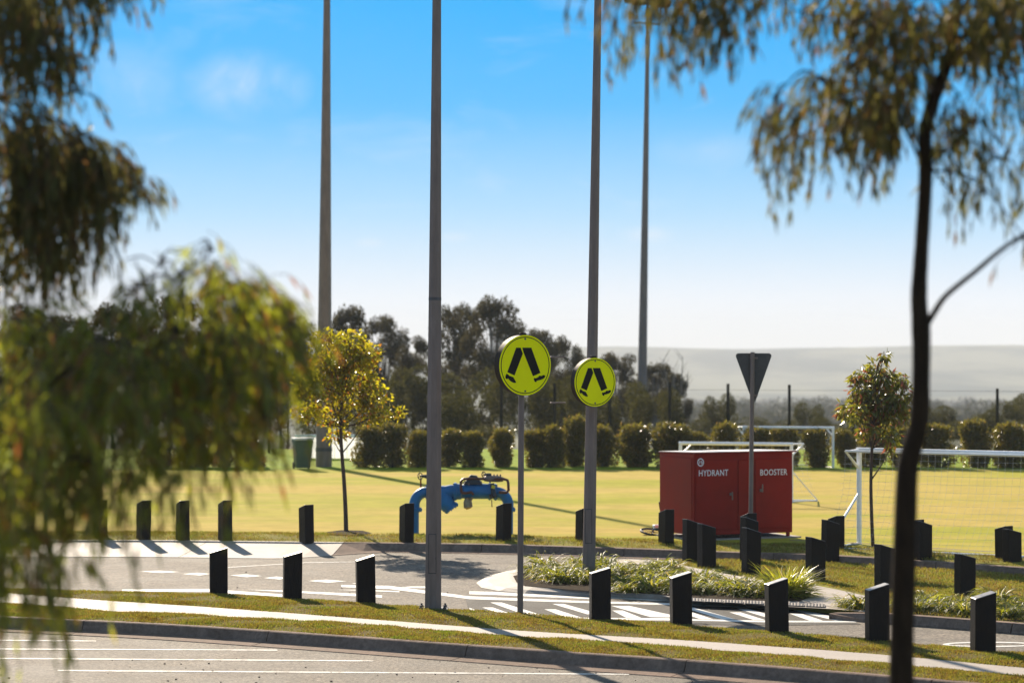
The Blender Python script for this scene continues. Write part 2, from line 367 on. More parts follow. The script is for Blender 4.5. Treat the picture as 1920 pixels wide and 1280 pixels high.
for nm, a, b in (('verge_soil', sA, P1), ('verge_soil', P2, V2)):
    for (u, v) in ((-40, -14), (14, 40)):
        strip(nm, a, b, u, v, 1, 2, lambda x, y, t: 0.0, M_turf2)
strip('crossing_road', lambda x: V2(x)+.01, lambda x: FK(x)-.05, -60, 60, .5, 8, lambda x, y, t: ZR, M_asphalt, label='pale asphalt side road with crossing')

# kerbs: laid in separate cast segments with open joints
def kerb(name, f, x0, x1, step, prof, m, label, joint=.012):
    root = empty(name, (0, 0, 0)); tag(root, label, None, None, 'structure')
    x = x0
    while x < x1:
        xe = min(x+step, x1); k = MB(); n = 6; vs_ = []; fs = []
        for i in range(n+1):
            xx = x+joint/2 + (xe-x-joint)*i/n
            dy = (f(xx+.2)-f(xx-.2))/.4; nn = Vector((-dy, 1, 0)).normalized()   # points away from the camera
            for (o_, z) in prof(xx): vs_.append(Vector((xx, f(xx), 0)) + nn*o_ + Vector((0, 0, z)))
        q = len(prof(x))
        for i in range(n):
            for j in range(q): j2 = (j+1) % q; fs.append((i*q+j, i*q+j2, (i+1)*q+j2, (i+1)*q+j))
        fs.append(tuple(range(q))); fs.append(tuple(n*q+j for j in reversed(range(q))))
        k.add(vs_, fs); k.build('kerb_segment', m, root); x = xe
    return root
kerb('near_kerb', K1, -24, 24, 2.35, lambda x: [(.14, -.2), (.14, .012), (.02, .014), (0, .004), (-.05, -.105), (-.34, -.122), (-.36, -.2)], M_kerb, 'grey concrete kerb beside the near road')
def farprof(x):
    fx = G(690, 1020).x; k = max(0, min(1, (x-(fx-1.0))/1.2)); e = 1-k   # dropped kerb on the left, upright on the right
    return [(.16, -.25), (.16, .01), (.01, .012), (-.02-.0*e, .006-.02*e), (-.06-1.5*e, -.10-.02*e), (-.30-1.45*e, -.122), (-.32-1.45*e, -.25)]
fkr = kerb('far_kerb', FK, -24, 24, 2.35, farprof, M_kerb, 'grey concrete kerb at the foot of the sports field')
for ch in fkr.children:
    if ch.data.vertices[0].co.x < G(660, 1020).x-1.0: ch.data.materials[0] = M_conc
strip('back_verge', lambda x: FK(x)+.15, lambda x: FK(x)+2.1, -24, 24, .15, 10, lambda x, y, t: .006+.03*math.sin(math.pi*t)+bumps(x, y, .012), M_turf2, label='rough grass strip between kerb and sports field')
# edge strip of concrete at the border of the field, right side
pe = [G(x, y) for x, y in [(1480,1018),(1560,1020),(1700,1030),(1830,1038),(1925,1043)]]
ef = lambda x: float(np.interp(x, [p.x for p in pe], [p.y for p in pe]))
strip('edging_strip', lambda x: ef(x)-.10, lambda x: ef(x)+.05, pe[0].x, 9.5, .4, 2, lambda x, y, t: .055, M_kerb, label='concrete edging along the field')

# right-hand verge, island, path
RV = [(1252,1050),(1300,1050),(1391,1049),(1513,1052),(1620,1058),(1827,1071),(1920,1078),(2200,1102),(2330,1190),(1920,1166),(1867,1163),(1780,1156),(1707,1151),(1623,1146),(1557,1139),(1470,1130),(1380,1110),(1300,1080),(1262,1064)]
VZ = -.055
poly('right_verge', RV, VZ, M_turf2, thick=.12, label='mown grass verge right of the crossing')
ISO = [(893,1092),(903,1101),(935,1107),(984,1111.5),(1050,1115),(1104,1117.5),(1165,1120),(1224,1123),(1290,1131),(1420,1138),(1557,1145),(1640,1150),(1660,1128),(1560,1105),(1420,1083),(1330,1067),(1262,1052),(1180,1048),(1090,1050),(1010,1060),(950,1070),(912,1080)]
ISI = [(955,1083),(962,1091),(975,1097),(1000,1100),(1050,1104),(1104,1107),(1165,1110),(1224,1113),(1290,1126),(1420,1133.5),(1555,1140.5),(1620,1146),(1640,1130),(1558,1108),(1420,1086),(1330,1070),(1262,1056),(1180,1053),(1092,1056),(1015,1065),(975,1072),(960,1077)]
top_ = [G(x, y, VZ+.004) for x, y in ISI]; bot_ = [G(x, y, ZR+.006) for x, y in ISO]; n_ = len(top_)
mid_ = [Vector((a.x*.35+b.x*.65, a.y*.35+b.y*.65, VZ-.028)) for a, b in zip(top_, bot_)]
km = MB(); km.add(top_+mid_+bot_+[b-Vector((0, 0, .1)) for b in bot_], [tuple(range(n_))]+[(r_*n_+i, r_*n_+(i+1) % n_, (r_+1)*n_+(i+1) % n_, (r_+1)*n_+i) for r_ in range(3) for i in range(n_)])
tag(km.build('traffic_island', M_conc), 'pale concrete island with sloping rim between the lanes', None, None, 'structure')
poly('planting_bed', [(962,1079),(968,1090),(984,1097),(1060,1104),(1104,1107),(1224,1112),(1290,1120),(1420,1124),(1500,1126),(1520,1118),(1500,1104),(1420,1096),(1370,1092),(1304,1076),(1262,1061),(1180,1056),(1090,1060),(1010,1068)], VZ+.012, M_soil, label='dark mulched bed on the island')
poly('planting_bed', [(1560,1136),(1630,1144),(1707,1149),(1780,1154),(1867,1161),(1925,1165),(2200,1180),(2200,1150),(1925,1136),(1840,1130),(1700,1126),(1600,1120)], VZ+.006, M_soil, label='dark mulched bed behind the right kerb')
poly('crossing_path', [(1256,1056),(1262,1057),(1304,1066),(1420,1086),(1525,1096),(1577,1106),(1640,1120),(1600,1134),(1560,1137),(1500,1126),(1480,1108),(1379,1093),(1304,1075),(1262,1062)], VZ+.009, M_conc, label='pale concrete path through the island')
RKP = [(1557,1140),(1623,1147),(1707,1152),(1780,1157),(1867,1165),(1920,1168)]
RK = line(RKP)
def rprof(x):
    k = max(0, min(1, (x-G(1557,1140).x)/.6)); return [(.14, -.2), (.14, VZ+.05*k), (0, VZ+.05*k), (-.05, VZ-.0-.06*k), (-.05, -.2)]
kerb('right_kerb', RK, G(1557,1140).x, 14, 2.0, rprof, M_kerb, 'grey concrete kerb in front of the right plant bed')
# tactile pavers with raised studs
tp = MB(); a0, a1 = G(1282,1122,VZ), G(1548,1135,VZ); b0, b1 = G(1282,1127.5,VZ), G(1548,1139.5,VZ)
root_t = empty('tactile_paving', (0, 0, 0)); tag(root_t, 'studded tactile pavers at the crossing', None, None, 'structure')
for i in range(7):
    u0, u1 = i/7+.004, (i+1)/7-.004
    q = [a0.lerp(a1, u0), a0.lerp(a1, u1), b0.lerp(b1, u1), b0.lerp(b1, u0)]
    m_ = MB(); m_.prism([Vector((p.x, p.y, VZ+.0135)) for p in q], (0, 0, .006))
    for r_ in range(5):
        for c_ in range(6):
            c = q[0].lerp(q[1], (c_+.5)/6).lerp(q[3].lerp(q[2], (c_+.5)/6), (r_+.5)/5)
            m_.tube([(c.x, c.y, VZ+.018), (c.x, c.y, VZ+.026)], [.018, .011], 6)
    m_.build('paver', M_conc, root_t)
# road markings
marks = empty('road_markings', (0, 0, 0)); tag(marks, 'white painted crossing bars and lane lines', None, None, 'structure')
c3 = lambda q: [(x/2.667+880, y/2.667+1030) for x, y in q]
bars = [
 [(0,290),(90,318),(0,313)], [(65,288),(140,288),(245,325),(165,323)], [(105,263),(185,263),(410,330),(300,332)],
 [(375,297),(455,297),(590,337),(480,337)], [(415,270),(495,270),(690,322),(590,322)], [(715,303),(790,303),(890,338),(790,342)],
 [(710,280),(800,280),(1010,325),(1010,338),(905,336)], [(1020,300),(1100,300),(1250,347),(1150,345)], [(1060,285),(1150,290),(1360,347),(1265,348)],
 [(1300,312),(1380,312),(1510,352),(1420,350)], [(1335,293),(1410,293),(1600,345),(1510,345)], [(1600,318),(1690,320),(1800,354),(1700,354)],
 [(1620,303),(1710,303),(1920,350),(1830,354)]]
MZ = ZR+.004
thin_ = lambda q: q if len(q) != 4 else [q[0], tuple(q[0][i]+(q[1][i]-q[0][i])*.70 for i in (0, 1)), tuple(q[3][i]+(q[2][i]-q[3][i])*.70 for i in (0, 1)), q[3]]
for b in map(thin_, bars): poly('painted_bar', c3(b), MZ, M_paint, None, marks)
lines_ = [[(0,207),(130,210),(600,238),(600,246),(130,226),(0,222)], [(-640,176),(-400,180),(0,232),(600,257),(1000,266),(1480,288),(1480,294),(1000,276),(600,266),(0,246),(-400,196),(-640,186)],
 [(640,228),(1000,246),(1060,252),(1060,262),(1000,258),(640,240)], [(270,329),(600,340),(1000,341),(1115,346),(1480,353),(1920,356),(1940,362),(1480,362),(1115,354),(600,349),(270,336)]]
for b in lines_: poly('painted_line', c3(b), MZ, M_paint, None, marks)
c5 = lambda q: [(x/3.692+180, y/3.692+1020) for x, y in q]
for b in [[(300,186),(440,181),(580,190),(450,197)], [(600,205),(700,196),(790,203),(720,214)], [(925,212),(1040,207),(1150,218),(1040,226)], [(1165,232),(1250,222),(1320,232),(1270,242)],
          [(1465,252),(1590,243),(1735,254),(1610,264)], [(1770,270),(1850,264),(1950,272),(1850,280)], [(2110,296),(2180,290),(2290,290),(2290,302),(2200,302)]]:
    poly('give_way_mark', c5(b), MZ, M_paint, None, marks)
for b in [[(180,312),(780,308),(1290,345),(1290,362),(780,328),(180,326)], [(1035,312),(1290,318),(1800,340),(1980,352),(1980,368),(1700,352),(1400,334)], [(1660,313),(1790,313),(2100,322),(2100,330)],
          [(430,356-45),(1280,126-0),(1800,112),(1800,114),(1280,129),(430,314)][:0] or [(900,158),(1450,124),(1900,118),(1900,120),(1450,127),(900,161)]]:
    poly('painted_line', c5(b), MZ, M_paint, None, marks)
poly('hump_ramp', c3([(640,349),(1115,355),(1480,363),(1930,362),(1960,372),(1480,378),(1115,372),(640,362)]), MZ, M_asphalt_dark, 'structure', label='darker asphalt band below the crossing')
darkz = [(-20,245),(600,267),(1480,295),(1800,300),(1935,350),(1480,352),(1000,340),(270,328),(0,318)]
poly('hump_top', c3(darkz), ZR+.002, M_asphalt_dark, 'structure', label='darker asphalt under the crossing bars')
ring = []   # painted symbol on the right lane
for k in range(24):
    a = 2*math.pi*k/24; ring.append((1855+math.cos(a)*88, 1207+math.sin(a)*5))
ring2 = [(1855+(x-1855)*.86, 1207+(y-1207)*.55) for x, y in ring]
bmv = MB(); W1 = [G(x, y, MZ) for x, y in ring]; W2 = [G(x, y, MZ) for x, y in ring2]
bmv.add(W1+W2, [(i, (i+1) % 24, (i+1) % 24+24, i+24) for i in range(24)]); bmv.build('painted_ring', M_paint, marks)
for (xa, ya, xb, yb, w) in [(-60,1198,180,1200,1.6),(-60,1214.5,520,1217,1.7),(-60,1232,700,1237,1.9),(108,1255,1180,1262,2.0)]:
    poly('bay_line', [(xa,ya),(xb,yb),(xb,yb+w),(xa,ya+w)], MZ, M_worn, None, marks)
# small stones and litter on the roads
st = MB()
for i in range(170):
    x = random.uniform(-6, 6); y = random.uniform(26.8, 29.8)
    if random.random() < .3: x = random.uniform(-5, 6); y = random.uniform(34.5, 42)
    if y < 31 and y > K1(x)-.4: continue
    if y > 31 and y < V2(x)+.2: continue
    s = random.uniform(.006, .016); st.box((x, y, ZR+s*.4), (s, s*1.3, s*.8), random.uniform(0, 3))
o = st.build('gravel', M_bark2); tag(o, 'scattered grit and bark bits on the asphalt', None, None, 'stuff')

# ------------------------------------------------------------------ leaves
def nrm(a): return a/np.maximum(np.linalg.norm(a, axis=-1, keepdims=True), 1e-9)
def leaves(P, D, Lh, Wd, mname, fold=.25, curl=0.0, flatness=None):
    """P (n,3) base, D (n,3) directions, lengths, widths -> one mesh of folded diamond leaves"""
    n = len(P); P = np.asarray(P, float); D = nrm(np.asarray(D, float)); Lh = np.broadcast_to(Lh, (n,))[:, None]; Wd = np.broadcast_to(Wd, (n,))[:, None]
    r = rng.normal(size=(n, 3))
    if flatness is not None: r = r*(1-flatness) + np.array([0, 0, 1.0])*flatness*2
    S = nrm(np.cross(D, r)); U = np.cross(S, D)
    mid = P + D*Lh*.45
    V = np.stack([P, mid+S*Wd*.5+U*Wd*fold, P+D*Lh-U*Lh*curl, mid-S*Wd*.5+U*Wd*fold], 1).reshape(-1, 3)
    i = np.arange(n)[:, None]*4
    F = np.concatenate([i+[0, 1, 2], i+[0, 2, 3]], 0)
    return npmesh(mname, V, F)
def ball(n, r=1.0, shell=.0):
    d = nrm(rng.normal(size=(n, 3))); rad = (shell + (1-shell)*rng.random((n, 1))**(1/3.0))*r
    return d*rad
def smooth_path(pts, n=6):
    pts = [Vector(p) for p in pts]; out = []
    for i in range(len(pts)-1):
        p0, p1, p2, p3 = pts[max(i-1, 0)], pts[i], pts[i+1], pts[min(i+2, len(pts)-1)]
        for k in range(n):
            t = k/n; out.append(.5*((2*p1)+(p2-p0)*t+(2*p0-5*p1+4*p2-p3)*t*t+(3*p1-p0-3*p2+p3)*t**3))
    return out+[pts[-1]]

# grass blades on the two near verges and the right verge
def blades(name, fa, fb, x0, x1, dens, zf, h, label, tilt=.5, clumpy=True, trim=None):
    pts = []; area = 0
    n = int(dens*(x1-x0)*2.2); xs = rng.uniform(x0, x1, n); ts = rng.random(n)
    A = np.array([fa(x) for x in np.linspace(x0, x1, 200)]); B = np.array([fb(x) for x in np.linspace(x0, x1, 200)])
    g = np.linspace(x0, x1, 200); ya = np.interp(xs, g, A); yb = np.interp(xs, g, B)
    keep = rng.random(n) < (yb-ya)/2.2
    xs, ts, ya, yb = xs[keep], ts[keep], ya[keep], yb[keep]; y = ya-.02+(yb-ya+.04)*ts
    z = np.array([zf(a, b, min(1, max(0, c))) for a, b, c in zip(xs, y, ts)])
    cl_ = np.array([noise.noise(Vector((a*2.1, b*2.1, 4.2))) for a, b in zip(xs, y)])
    if clumpy:
        k2 = rng.random(len(xs)) < np.clip(.62+cl_*1.2, .18, 1); xs, y, z, cl_ = xs[k2], y[k2], z[k2], cl_[k2]
    P_ = np.stack([xs, y, z-.004], 1); D_ = np.stack([rng.normal(0, tilt, len(xs)), rng.normal(0, tilt, len(xs)), np.ones(len(xs))], 1)
    Lh = h*(.55+.7*rng.random(len(xs))+.6*np.clip(cl_, -.3, 1))
    o = link(name, leaves(P_, D_, Lh, .007+.004*rng.random(len(xs)), name, .1, .12), ML_grass); tag(o, label, None, None, 'stuff'); return o
blades('grass', sA, P1, -7, 7.2, 6400, z1, .030, 'short tufted grass on the verge beside the kerb')
blades('grass', P2, V2, -8, 8, 5200, z2, .028, 'short grass on the verge under the black posts')
# right verge and back verge grass
rv = [G(x, y, VZ) for x, y in RV]
def inpoly(x, y, pg):
    c = False; j = len(pg)-1
    for i in range(len(pg)):
        if (pg[i].y > y) != (pg[j].y > y) and x < (pg[j].x-pg[i].x)*(y-pg[i].y)/(pg[j].y-pg[i].y)+pg[i].x: c = not c
        j = i
    return c
cpth = [G(x, y, VZ) for x, y in [(1240,1050),(1304,1064),(1420,1084),(1525,1094),(1577,1104),(1640,1118),(1600,1140),(1500,1140),(1262,1070)]]
cand = np.stack([rng.uniform(2, 9.5, 90000), rng.uniform(33, 42.2, 90000)], 1)
cand = np.array([c for c in cand if inpoly(c[0], c[1], rv) and not inpoly(c[0], c[1], cpth)])
P_ = np.column_stack([cand, np.full(len(cand), VZ)]); D_ = np.column_stack([rng.normal(0, .6, (len(P_), 2)), np.ones(len(P_))])
o = link('grass', leaves(P_, D_, .03+.025*rng.random(len(P_)), .009, 'grass', .1, .1), ML_grass); tag(o, 'short sunlit grass on the verge right of the crossing', None, None, 'stuff')
blades('grass', lambda x: FK(x)+.15, lambda x: FK(x)+2.0, -9, 9.2, 1300, lambda x, y, t: .012+.03*math.sin(math.pi*t), .045, 'rough grass between the far kerb and the field', .6)

# ------------------------------------------------------------------ bollards
def bollard_mesh(h=.63, a=.12, b=.085, s=.28):
    m_ = MB(); zl, zh = h-s*2*a, h
    m_.add([(-a,-b,-.12),(a,-b,-.12),(a,b,-.12),(-a,b,-.12),(-a,-b,zl),(a,-b,zh),(a,b,zh),(-a,b,zl)], [(0,3,2,1),(4,5,6,7),(0,1,5,4),(1,2,6,5),(2,3,7,6),(3,0,4,7)])
    return m_
proto = bollard_mesh().build('bollard', M_bollard, bevel=.006)
M_boltop = mat('timber_top_painted_glare', (.075, .06, .052), .36, spec=.9, noise_scale=20, noise_amt=.3)  # top faces coloured paler and made glossier to imitate sun glare
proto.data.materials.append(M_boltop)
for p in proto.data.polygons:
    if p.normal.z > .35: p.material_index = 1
cap0 = MB(); cap0.add([(-.123,-.073,.5618),(.123,-.073,.6308),(.123,.073,.6308),(-.123,.073,.5618),(-.123,-.073,.5698),(.123,-.073,.6388),(.123,.073,.6388),(-.123,.073,.5698)], [(0,3,2,1),(4,5,6,7),(0,1,5,4),(1,2,6,5),(2,3,7,6),(3,0,4,7)])
TH = 'black timber bollard '
BOL = [ # cx, top, base, yaw, zbase, label, group
 (410,1026,1112,8,0,'leftmost in the near row, just right of the foliage'),(548,1033,1121,9,0,'second from the left in the near row'),(686,1040,1131,8,0,'in the near row just left of the near grey pole'),
 (1125,1063,1162,10,0,'in front of the island planting, below the right pole'),(1277,1071,1170,11,0,'in the near row, below the left end of the red cabinet'),(1457,1083,1186,10,0,'in the near row with the big yellow tuft behind it'),
 (1645,1093,1203,11,0,'just left of the dark foreground trunk in the near row'),(1843,1108,1221,12,0,'nearest, at the right end of the near row'),
 (188,937,1008,-58,.01,'leftmost of the far row, half veiled by drooping leaves'),(269,938,1012,-60,.01,'second in the far row, seen through hanging foliage'),(343,938,1013,-62,.01,'third in the far row, in a gap of the foliage'),
 (422,938,1014,-60,.01,'fourth in the far row, at the edge of the foliage'),(575,946,1017,-62,.01,'far side of the road, alone left of the sapling trunk'),(762,943,1017,-63,.01,'in front of the left leg of the blue pipe'),
 (944,943,1016,-60,.01,'in front of the right leg of the blue pipe'),(1093,953,1018,-62,.01,'mostly hidden behind the right grey pole'),(1249,955,1024,-62,.01,'at the left corner of the red cabinet beside the bicycle'),
 (1403,962,1036,-62,.01,'behind the give way post against the red cabinet'),
 (1296,972,1053,-155,VZ,'left of a touching pair before the red cabinet'),(1325,980,1063,-153,VZ,'right of a touching pair before the red cabinet'),(1404,968,1052,-152,VZ,'middle of three overlapping before the give way post'),
 (1408,988,1075,-154,VZ,'front of three overlapping, left of the big yellow tuft'),(1529,1005,1088,-153,VZ,'just right of the big yellow tuft'),(1556,973,1050,-154,VZ,'on the far kerb left of the goal post, front of its pair'),
 (1568,967,1032,-62,.01,'behind its twin left of the goal post'),(1659,1019,1105,-155,VZ,'left of the dark trunk on the right verge'),(1730,975,1056,-152,VZ,'right of the dark trunk, front of its pair'),
 (1718,974,1040,-62,.01,'right of the dark trunk, behind its twin'),(1809,1037,1115,-155,VZ,'standing alone on the right verge, above the planted bed'),(1883,986,1052,-62,.01,'behind its twin at the right edge of the field'),
 (1898,990,1063,-153,VZ,'front of the pair at the right edge of the field')]
first = True
for (cx, top, base, yaw, zb, lab) in BOL:
    g = G(cx, base, zb)
    if zb > 0: g = Vector((g.x*(g.y+.16)/g.y, g.y+.16, zb))
    h = (base-top)/FPX*g.y
    if first: o = proto; first = False
    else: o = proto.copy(); COL.objects.link(o)
    o.location = g; o.rotation_euler = (R(random.uniform(-1.2, 1.2)), R(random.uniform(-1.2, 1.2)), R(yaw+random.uniform(-3, 3)))
    o.scale = (1, 1, h/.63); tag(o, TH+lab, 'bollard', 'black timber bollards along the roads')

# ------------------------------------------------------------------ poles
def lean_top(b, t_px, d):   # world point of the photo's upper end of a pole at the same distance
    return PT(t_px[0], t_px[1], d)
def pole(name, base_px, ztop, top_px, w0, w1, w_at_px, sides, label, cat, m=M_steel, door=True, d=None, collar=True, head=None):
    g = G(*base_px) if d is None else Vector(((base_px[0]-960)/FPX*d, d, HC-(base_px[1]-640)/FPX*d))
    d = g.y; root = empty(name, g, 0, label, cat)
    tp_ = PT(top_px[0], top_px[1], d); dirv = (tp_-g)/(tp_.z-g.z)
    r0 = w0/2/FPX*d; r1 = w1/2/FPX*d; z1_ = tp_.z-g.z
    H = ztop-g.z; rH = max(.02, r0+(r1-r0)*H/z1_)
    k = MB(); pts = [dirv*z for z in np.linspace(0, H, 9)]; k.tube(pts, [r0+(rH-r0)*i/8 for i in range(9)], sides, phase=math.pi/8)
    k.build('shaft', m, root, smooth=sides > 12)
    if collar:
        k = MB(); k.box((0, 0, .012), (r0*3.4, r0*3.4, .024)); k.build('base_plate', M_steel_dark, root, bevel=.004)
        for sx in (-1, 1):
            for sy in (-1, 1):
                k = MB(); k.tube([(sx*r0*1.35, sy*r0*1.35, .0), (sx*r0*1.35, sy*r0*1.35, .075)], .013, 6); k.tube([(sx*r0*1.35, sy*r0*1.35, .026), (sx*r0*1.35, sy*r0*1.35, .05)], .024, 6); k.build('bolt', M_steel_dark, root)
    if door:
        zc = .72; rr = r0+(rH-r0)*zc/H
        k = MB(); k.box((-.006, -rr*.925, zc), (.100, .008, .50)); k.build('door_seam', M_black, root)
        k = MB(); k.box((-.006, -rr*.94, zc), (.086, .012, .484)); k.build('access_door', m, root, bevel=.004)
    return root, dirv, H, rH
# near octagonal street pole
rc, dv, H, rH = pole('street_pole', (812,1143), 9.8, (819,0), 33, 17.5, None, 8, 'nearest thick grey steel pole, left of both round signs, standing in the grass', 'pole')
zj = HC+(640-560)/FPX*33.8; k = MB(); rj = (33-(33-17.5)*(1143-560)/1143)/2/FPX*33.8
k.tube([dv*(zj-.02), dv*(zj+.02)], [rj*1.03, rj*1.02], 8, phase=math.pi/8); k.build('joint_band', M_steel_dark, rc)
k = MB(); k.tube([dv*H, dv*H+Vector((.1, -.2, .25)), dv*H+Vector((.6, -1.3, .35))], .03, 8); k.build('arm', M_steel, rc, smooth=True)
k = MB(); k.box(tuple(dv*H+Vector((.75, -1.6, .36))), (.26, .62, .1), R(-20)); k.build('lamp_head', M_grey_back, rc, bevel=.02)
k = MB(); k.box((.035, -.112, .66), (.012, .004, .012)); k.build('lock', M_black, rc)
rd, dv2, H2, rH2 = pole('street_pole', (1104,1078), 9.8, (1121,0), 26, 14.5, None, 8, 'grey steel pole rising from the island planting, carrying the lower round sign', 'pole', door=True)
k = MB(); k.tube([dv2*H2, dv2*H2+Vector((.1, -.2, .25)), dv2*H2+Vector((.6, -1.3, .35))], .03, 8); k.build('arm', M_steel, rd, smooth=True)
k = MB(); k.box(tuple(dv2*H2+Vector((.75, -1.6, .36))), (.26, .62, .1), R(-20)); k.build('lamp_head', M_grey_back, rd, bevel=.02)
# floodlight masts
def flood_head(root, c, w, rows, tilt):
    k = MB(); k.box((c.x, c.y, c.z), (w, .08, .09), 0, Matrix.Rotation(R(tilt), 4, 'Y')); k.box((c.x, c.y, c.z-.75), (w*.62, .07, .06), 0, Matrix.Rotation(R(tilt*.5), 4, 'Y')); k.build('crossarm', M_black, root)
    n = 6
    for i in range(n):
        u = (i+.5)/n-.5
        if abs(u) < .06: continue
        p = Vector((c.x+u*w*1.02, c.y-.1, c.z+.17-u*w*math.tan(R(tilt))))
        q = MB(); q.tube([p+Vector((0, .12, .05)), p+Vector((0, -.12, -.06))], [.13, .2], 10); q.box(tuple(p+Vector((0, .02, -.16))), (.06, .06, .14)); q.build('floodlight', M_black, root, smooth=True)
ra, dva, Ha, rHa = pole('floodlight_mast', (607,876), 19.5, (613,0), 31, 12.5, None, 20, 'thick tapered mast behind the bright yellow sapling at the far left of the field', 'floodlight mast', door=False, collar=False)
k = MB(); zb = (876-842)/FPX*72; k.tube([dva*(zb-.05), dva*(zb+.05)], [.232, .228], 20); k.build('collar', M_steel_dark, ra, smooth=True)
flood_head(ra, dva*(Ha-.1), 2.6, 2, 8)
gb = Vector(((1202-960)/FPX*105, 105, terr(5, 105)))
rb = empty('floodlight_mast', gb, 0, 'slender distant mast with a bar of lamps on top, right of the round signs', 'floodlight mast')
tb = PT(1215, 38, 105)-gb; k = MB(); k.tube([tb*(i/8) for i in range(9)], [(.205-.135*i/8) for i in range(9)], 16); k.build('shaft', M_steel, rb, smooth=True)
k = MB(); k.tube([tb+Vector((0, 0, -.02)), tb+Vector((0, 0, .75))], .06, 8); k.tube([tb+Vector((-.45, 0, .05)), tb+Vector((-.5, 0, .7))], .035, 6); k.tube([tb+Vector((.45, 0, .0)), tb+Vector((.5, 0, .62))], .035, 6); k.build('bracket', M_black, rb)
flood_head(rb, tb+Vector((-.05, 0, .62)), 1.75, 1, 6)

# ------------------------------------------------------------------ pedestrian crossing signs
def ped_sign(c, yaw, dia, depth, name_root, label, post=None):
    """c: centre of the front face in the world; the face points along -Y before the yaw"""
    root = empty(name_root, (c.x, c.y, 0), yaw, label, 'road sign', 'round pedestrian crossing signs'); z = c.z; r = dia/2
    def ringpts(rad, y, n=64): return [Vector((rad*math.cos(2*math.pi*i/n), y, z+rad*math.sin(2*math.pi*i/n))) for i in range(n)]
    k = MB(); n = 64
    A = ringpts(r, -.004); B = ringpts(r, depth); C_ = ringpts(r*.965, -.004); D_ = ringpts(r*.965, .0)
    k.add(B+A, [(i, (i+1) % n, (i+1) % n+n, i+n) for i in range(n)]+[tuple(range(n))]); k.build('case', M_signback, root, smooth=True, fix=True)
    k = MB(); k.add(ringpts(r*.999, -.006)+ringpts(r*.999, .0), [tuple(reversed(range(n)))]+[(i, (i+1) % n, (i+1) % n+n, i+n) for i in range(n)])
    k.build('sign_face', M_yellow, root)
    k = MB(); k.add(ringpts(r*.945, -.0075)+ringpts(r*.915, -.0075), [(i, (i+1) % n, (i+1) % n+n, i+n) for i in range(n)]); k.build('border_line', M_signblack, root, fix=False)
    # the two walking legs, drawn in a 100 x 118 frame of the photo's crop (centre 415,412 in crop units)
    def cv(pts): return [((x-415)/233.0*r, (412-y)/278.0*r) for x, y in pts]
    shapes = {'leg_symbol': [[(333,250),(373,250),(393,305),(318,505),(254,474)], [(388,250),(470,250),(552,483),(485,513),(402,300)]],
              'shoe_symbol': [[(246,488),(262,496),(272,508),(290,514),(306,520),(322,548),(333,566),(326,574),(308,572),(286,560),(270,545),(262,532),(250,540),(236,528),(238,508)],
                              [(492,530),(510,532),(530,524),(545,508),(562,512),(582,502),(594,508),(597,518),(585,534),(560,546),(535,552),(520,556),(514,568),(502,566),(494,548)]]}
    for nm, L_ in shapes.items():
        for pts in L_:
            k = MB(); pp = cv(pts); k.prism([Vector((x, -.0062, z+y)) for x, y in pp], (0, -.0022, 0)); k.build(nm, M_signblack, root)
    for sz in (-.86, .87):
        k = MB(); k.tube([(0, -.005, z+sz*r), (0, -.014, z+sz*r)], [.014, .011], 8); k.build('screw', M_steel_dark, root, smooth=True)
    k = MB(); k.box((0, depth*.5, z+r+.012), (.09, .05, .03)); k.build('top_bracket', M_signback, root, bevel=.006)
    return root
D1 = 33.25; c1 = PT(984.3, 684.5, D1)
s1 = ped_sign(c1, R(31), .752, .115, 'pedestrian_sign', 'higher and larger round yellow sign with walking legs, on its own slim post')
post_base = G(975.5, 1152, .04); root_xy = Vector((c1.x, c1.y, 0)); inv = Matrix.Rotation(-R(31), 4, 'Z')
pb = inv @ (Vector((post_base.x, post_base.y, 0)) - root_xy); ptop = inv @ (Vector(((978-960)/FPX*33.33, 33.33, 0)) - root_xy)
pb = Vector((ptop.x*1.0, ptop.y, 0)); 
k = MB(); sh = inv @ (Vector((-.018, 0, 0))); k.tube([Vector((pb.x+sh.x, pb.y+sh.y+.0, -.1)), Vector((pb.x, pb.y, c1.z+.3))], .0375, 16); k.build('post', M_steel, s1, smooth=True)
D2 = 39.0; D2 = 38.15; c2 = PT(1115.5, 716.3, D2)
s2 = ped_sign(c2, R(31), .697, .10, 'pedestrian_sign', 'lower and smaller round yellow sign with walking legs, clamped to the right grey pole')
for sz in (-.30, .36):
    k = MB(); k.torus((-.30, .52, c2.z+sz), .105, .012, (0, 0, 1), 16, 6); k.build('clamp_band', M_steel, s2, smooth=True)

# give way sign seen from behind
DG = 43.6; gy = (1408-960)/FPX*DG
gw = empty('give_way_sign', (gy, DG, 0), 0, 'dark grey back of a triangular sign on a thin post before the red cabinet', 'road sign')
def gp(x, y): p = PT(x, y, DG); return Vector((p.x-gy, 0, p.z))
tri = [gp(1384, 662), gp(1443, 662), gp(1446.5, 664.5), gp(1447, 668), gp(1417, 752), gp(1414, 755), gp(1411, 752), gp(1380, 668), gp(1380.5, 664.5)]
k = MB(); k.prism([p+Vector((0, .045, 0)) for p in tri], (0, .004, 0)); k.build('sign_plate', M_grey_back, gw)
k = MB(); k.tube([Vector((-.01, .0, -.1)), gp(1411, 660)], .036, 14); k.build('post', M_steel, gw, smooth=True)
for y in (671, 741):
    k = MB(); c = gp(1411, y); k.torus((c.x, .0, c.z), .042, .006, (0, 0, 1), 14, 6); k.box((c.x+.03, .036, c.z), (.12, .012, .03)); k.build('clamp', M_steel, gw)

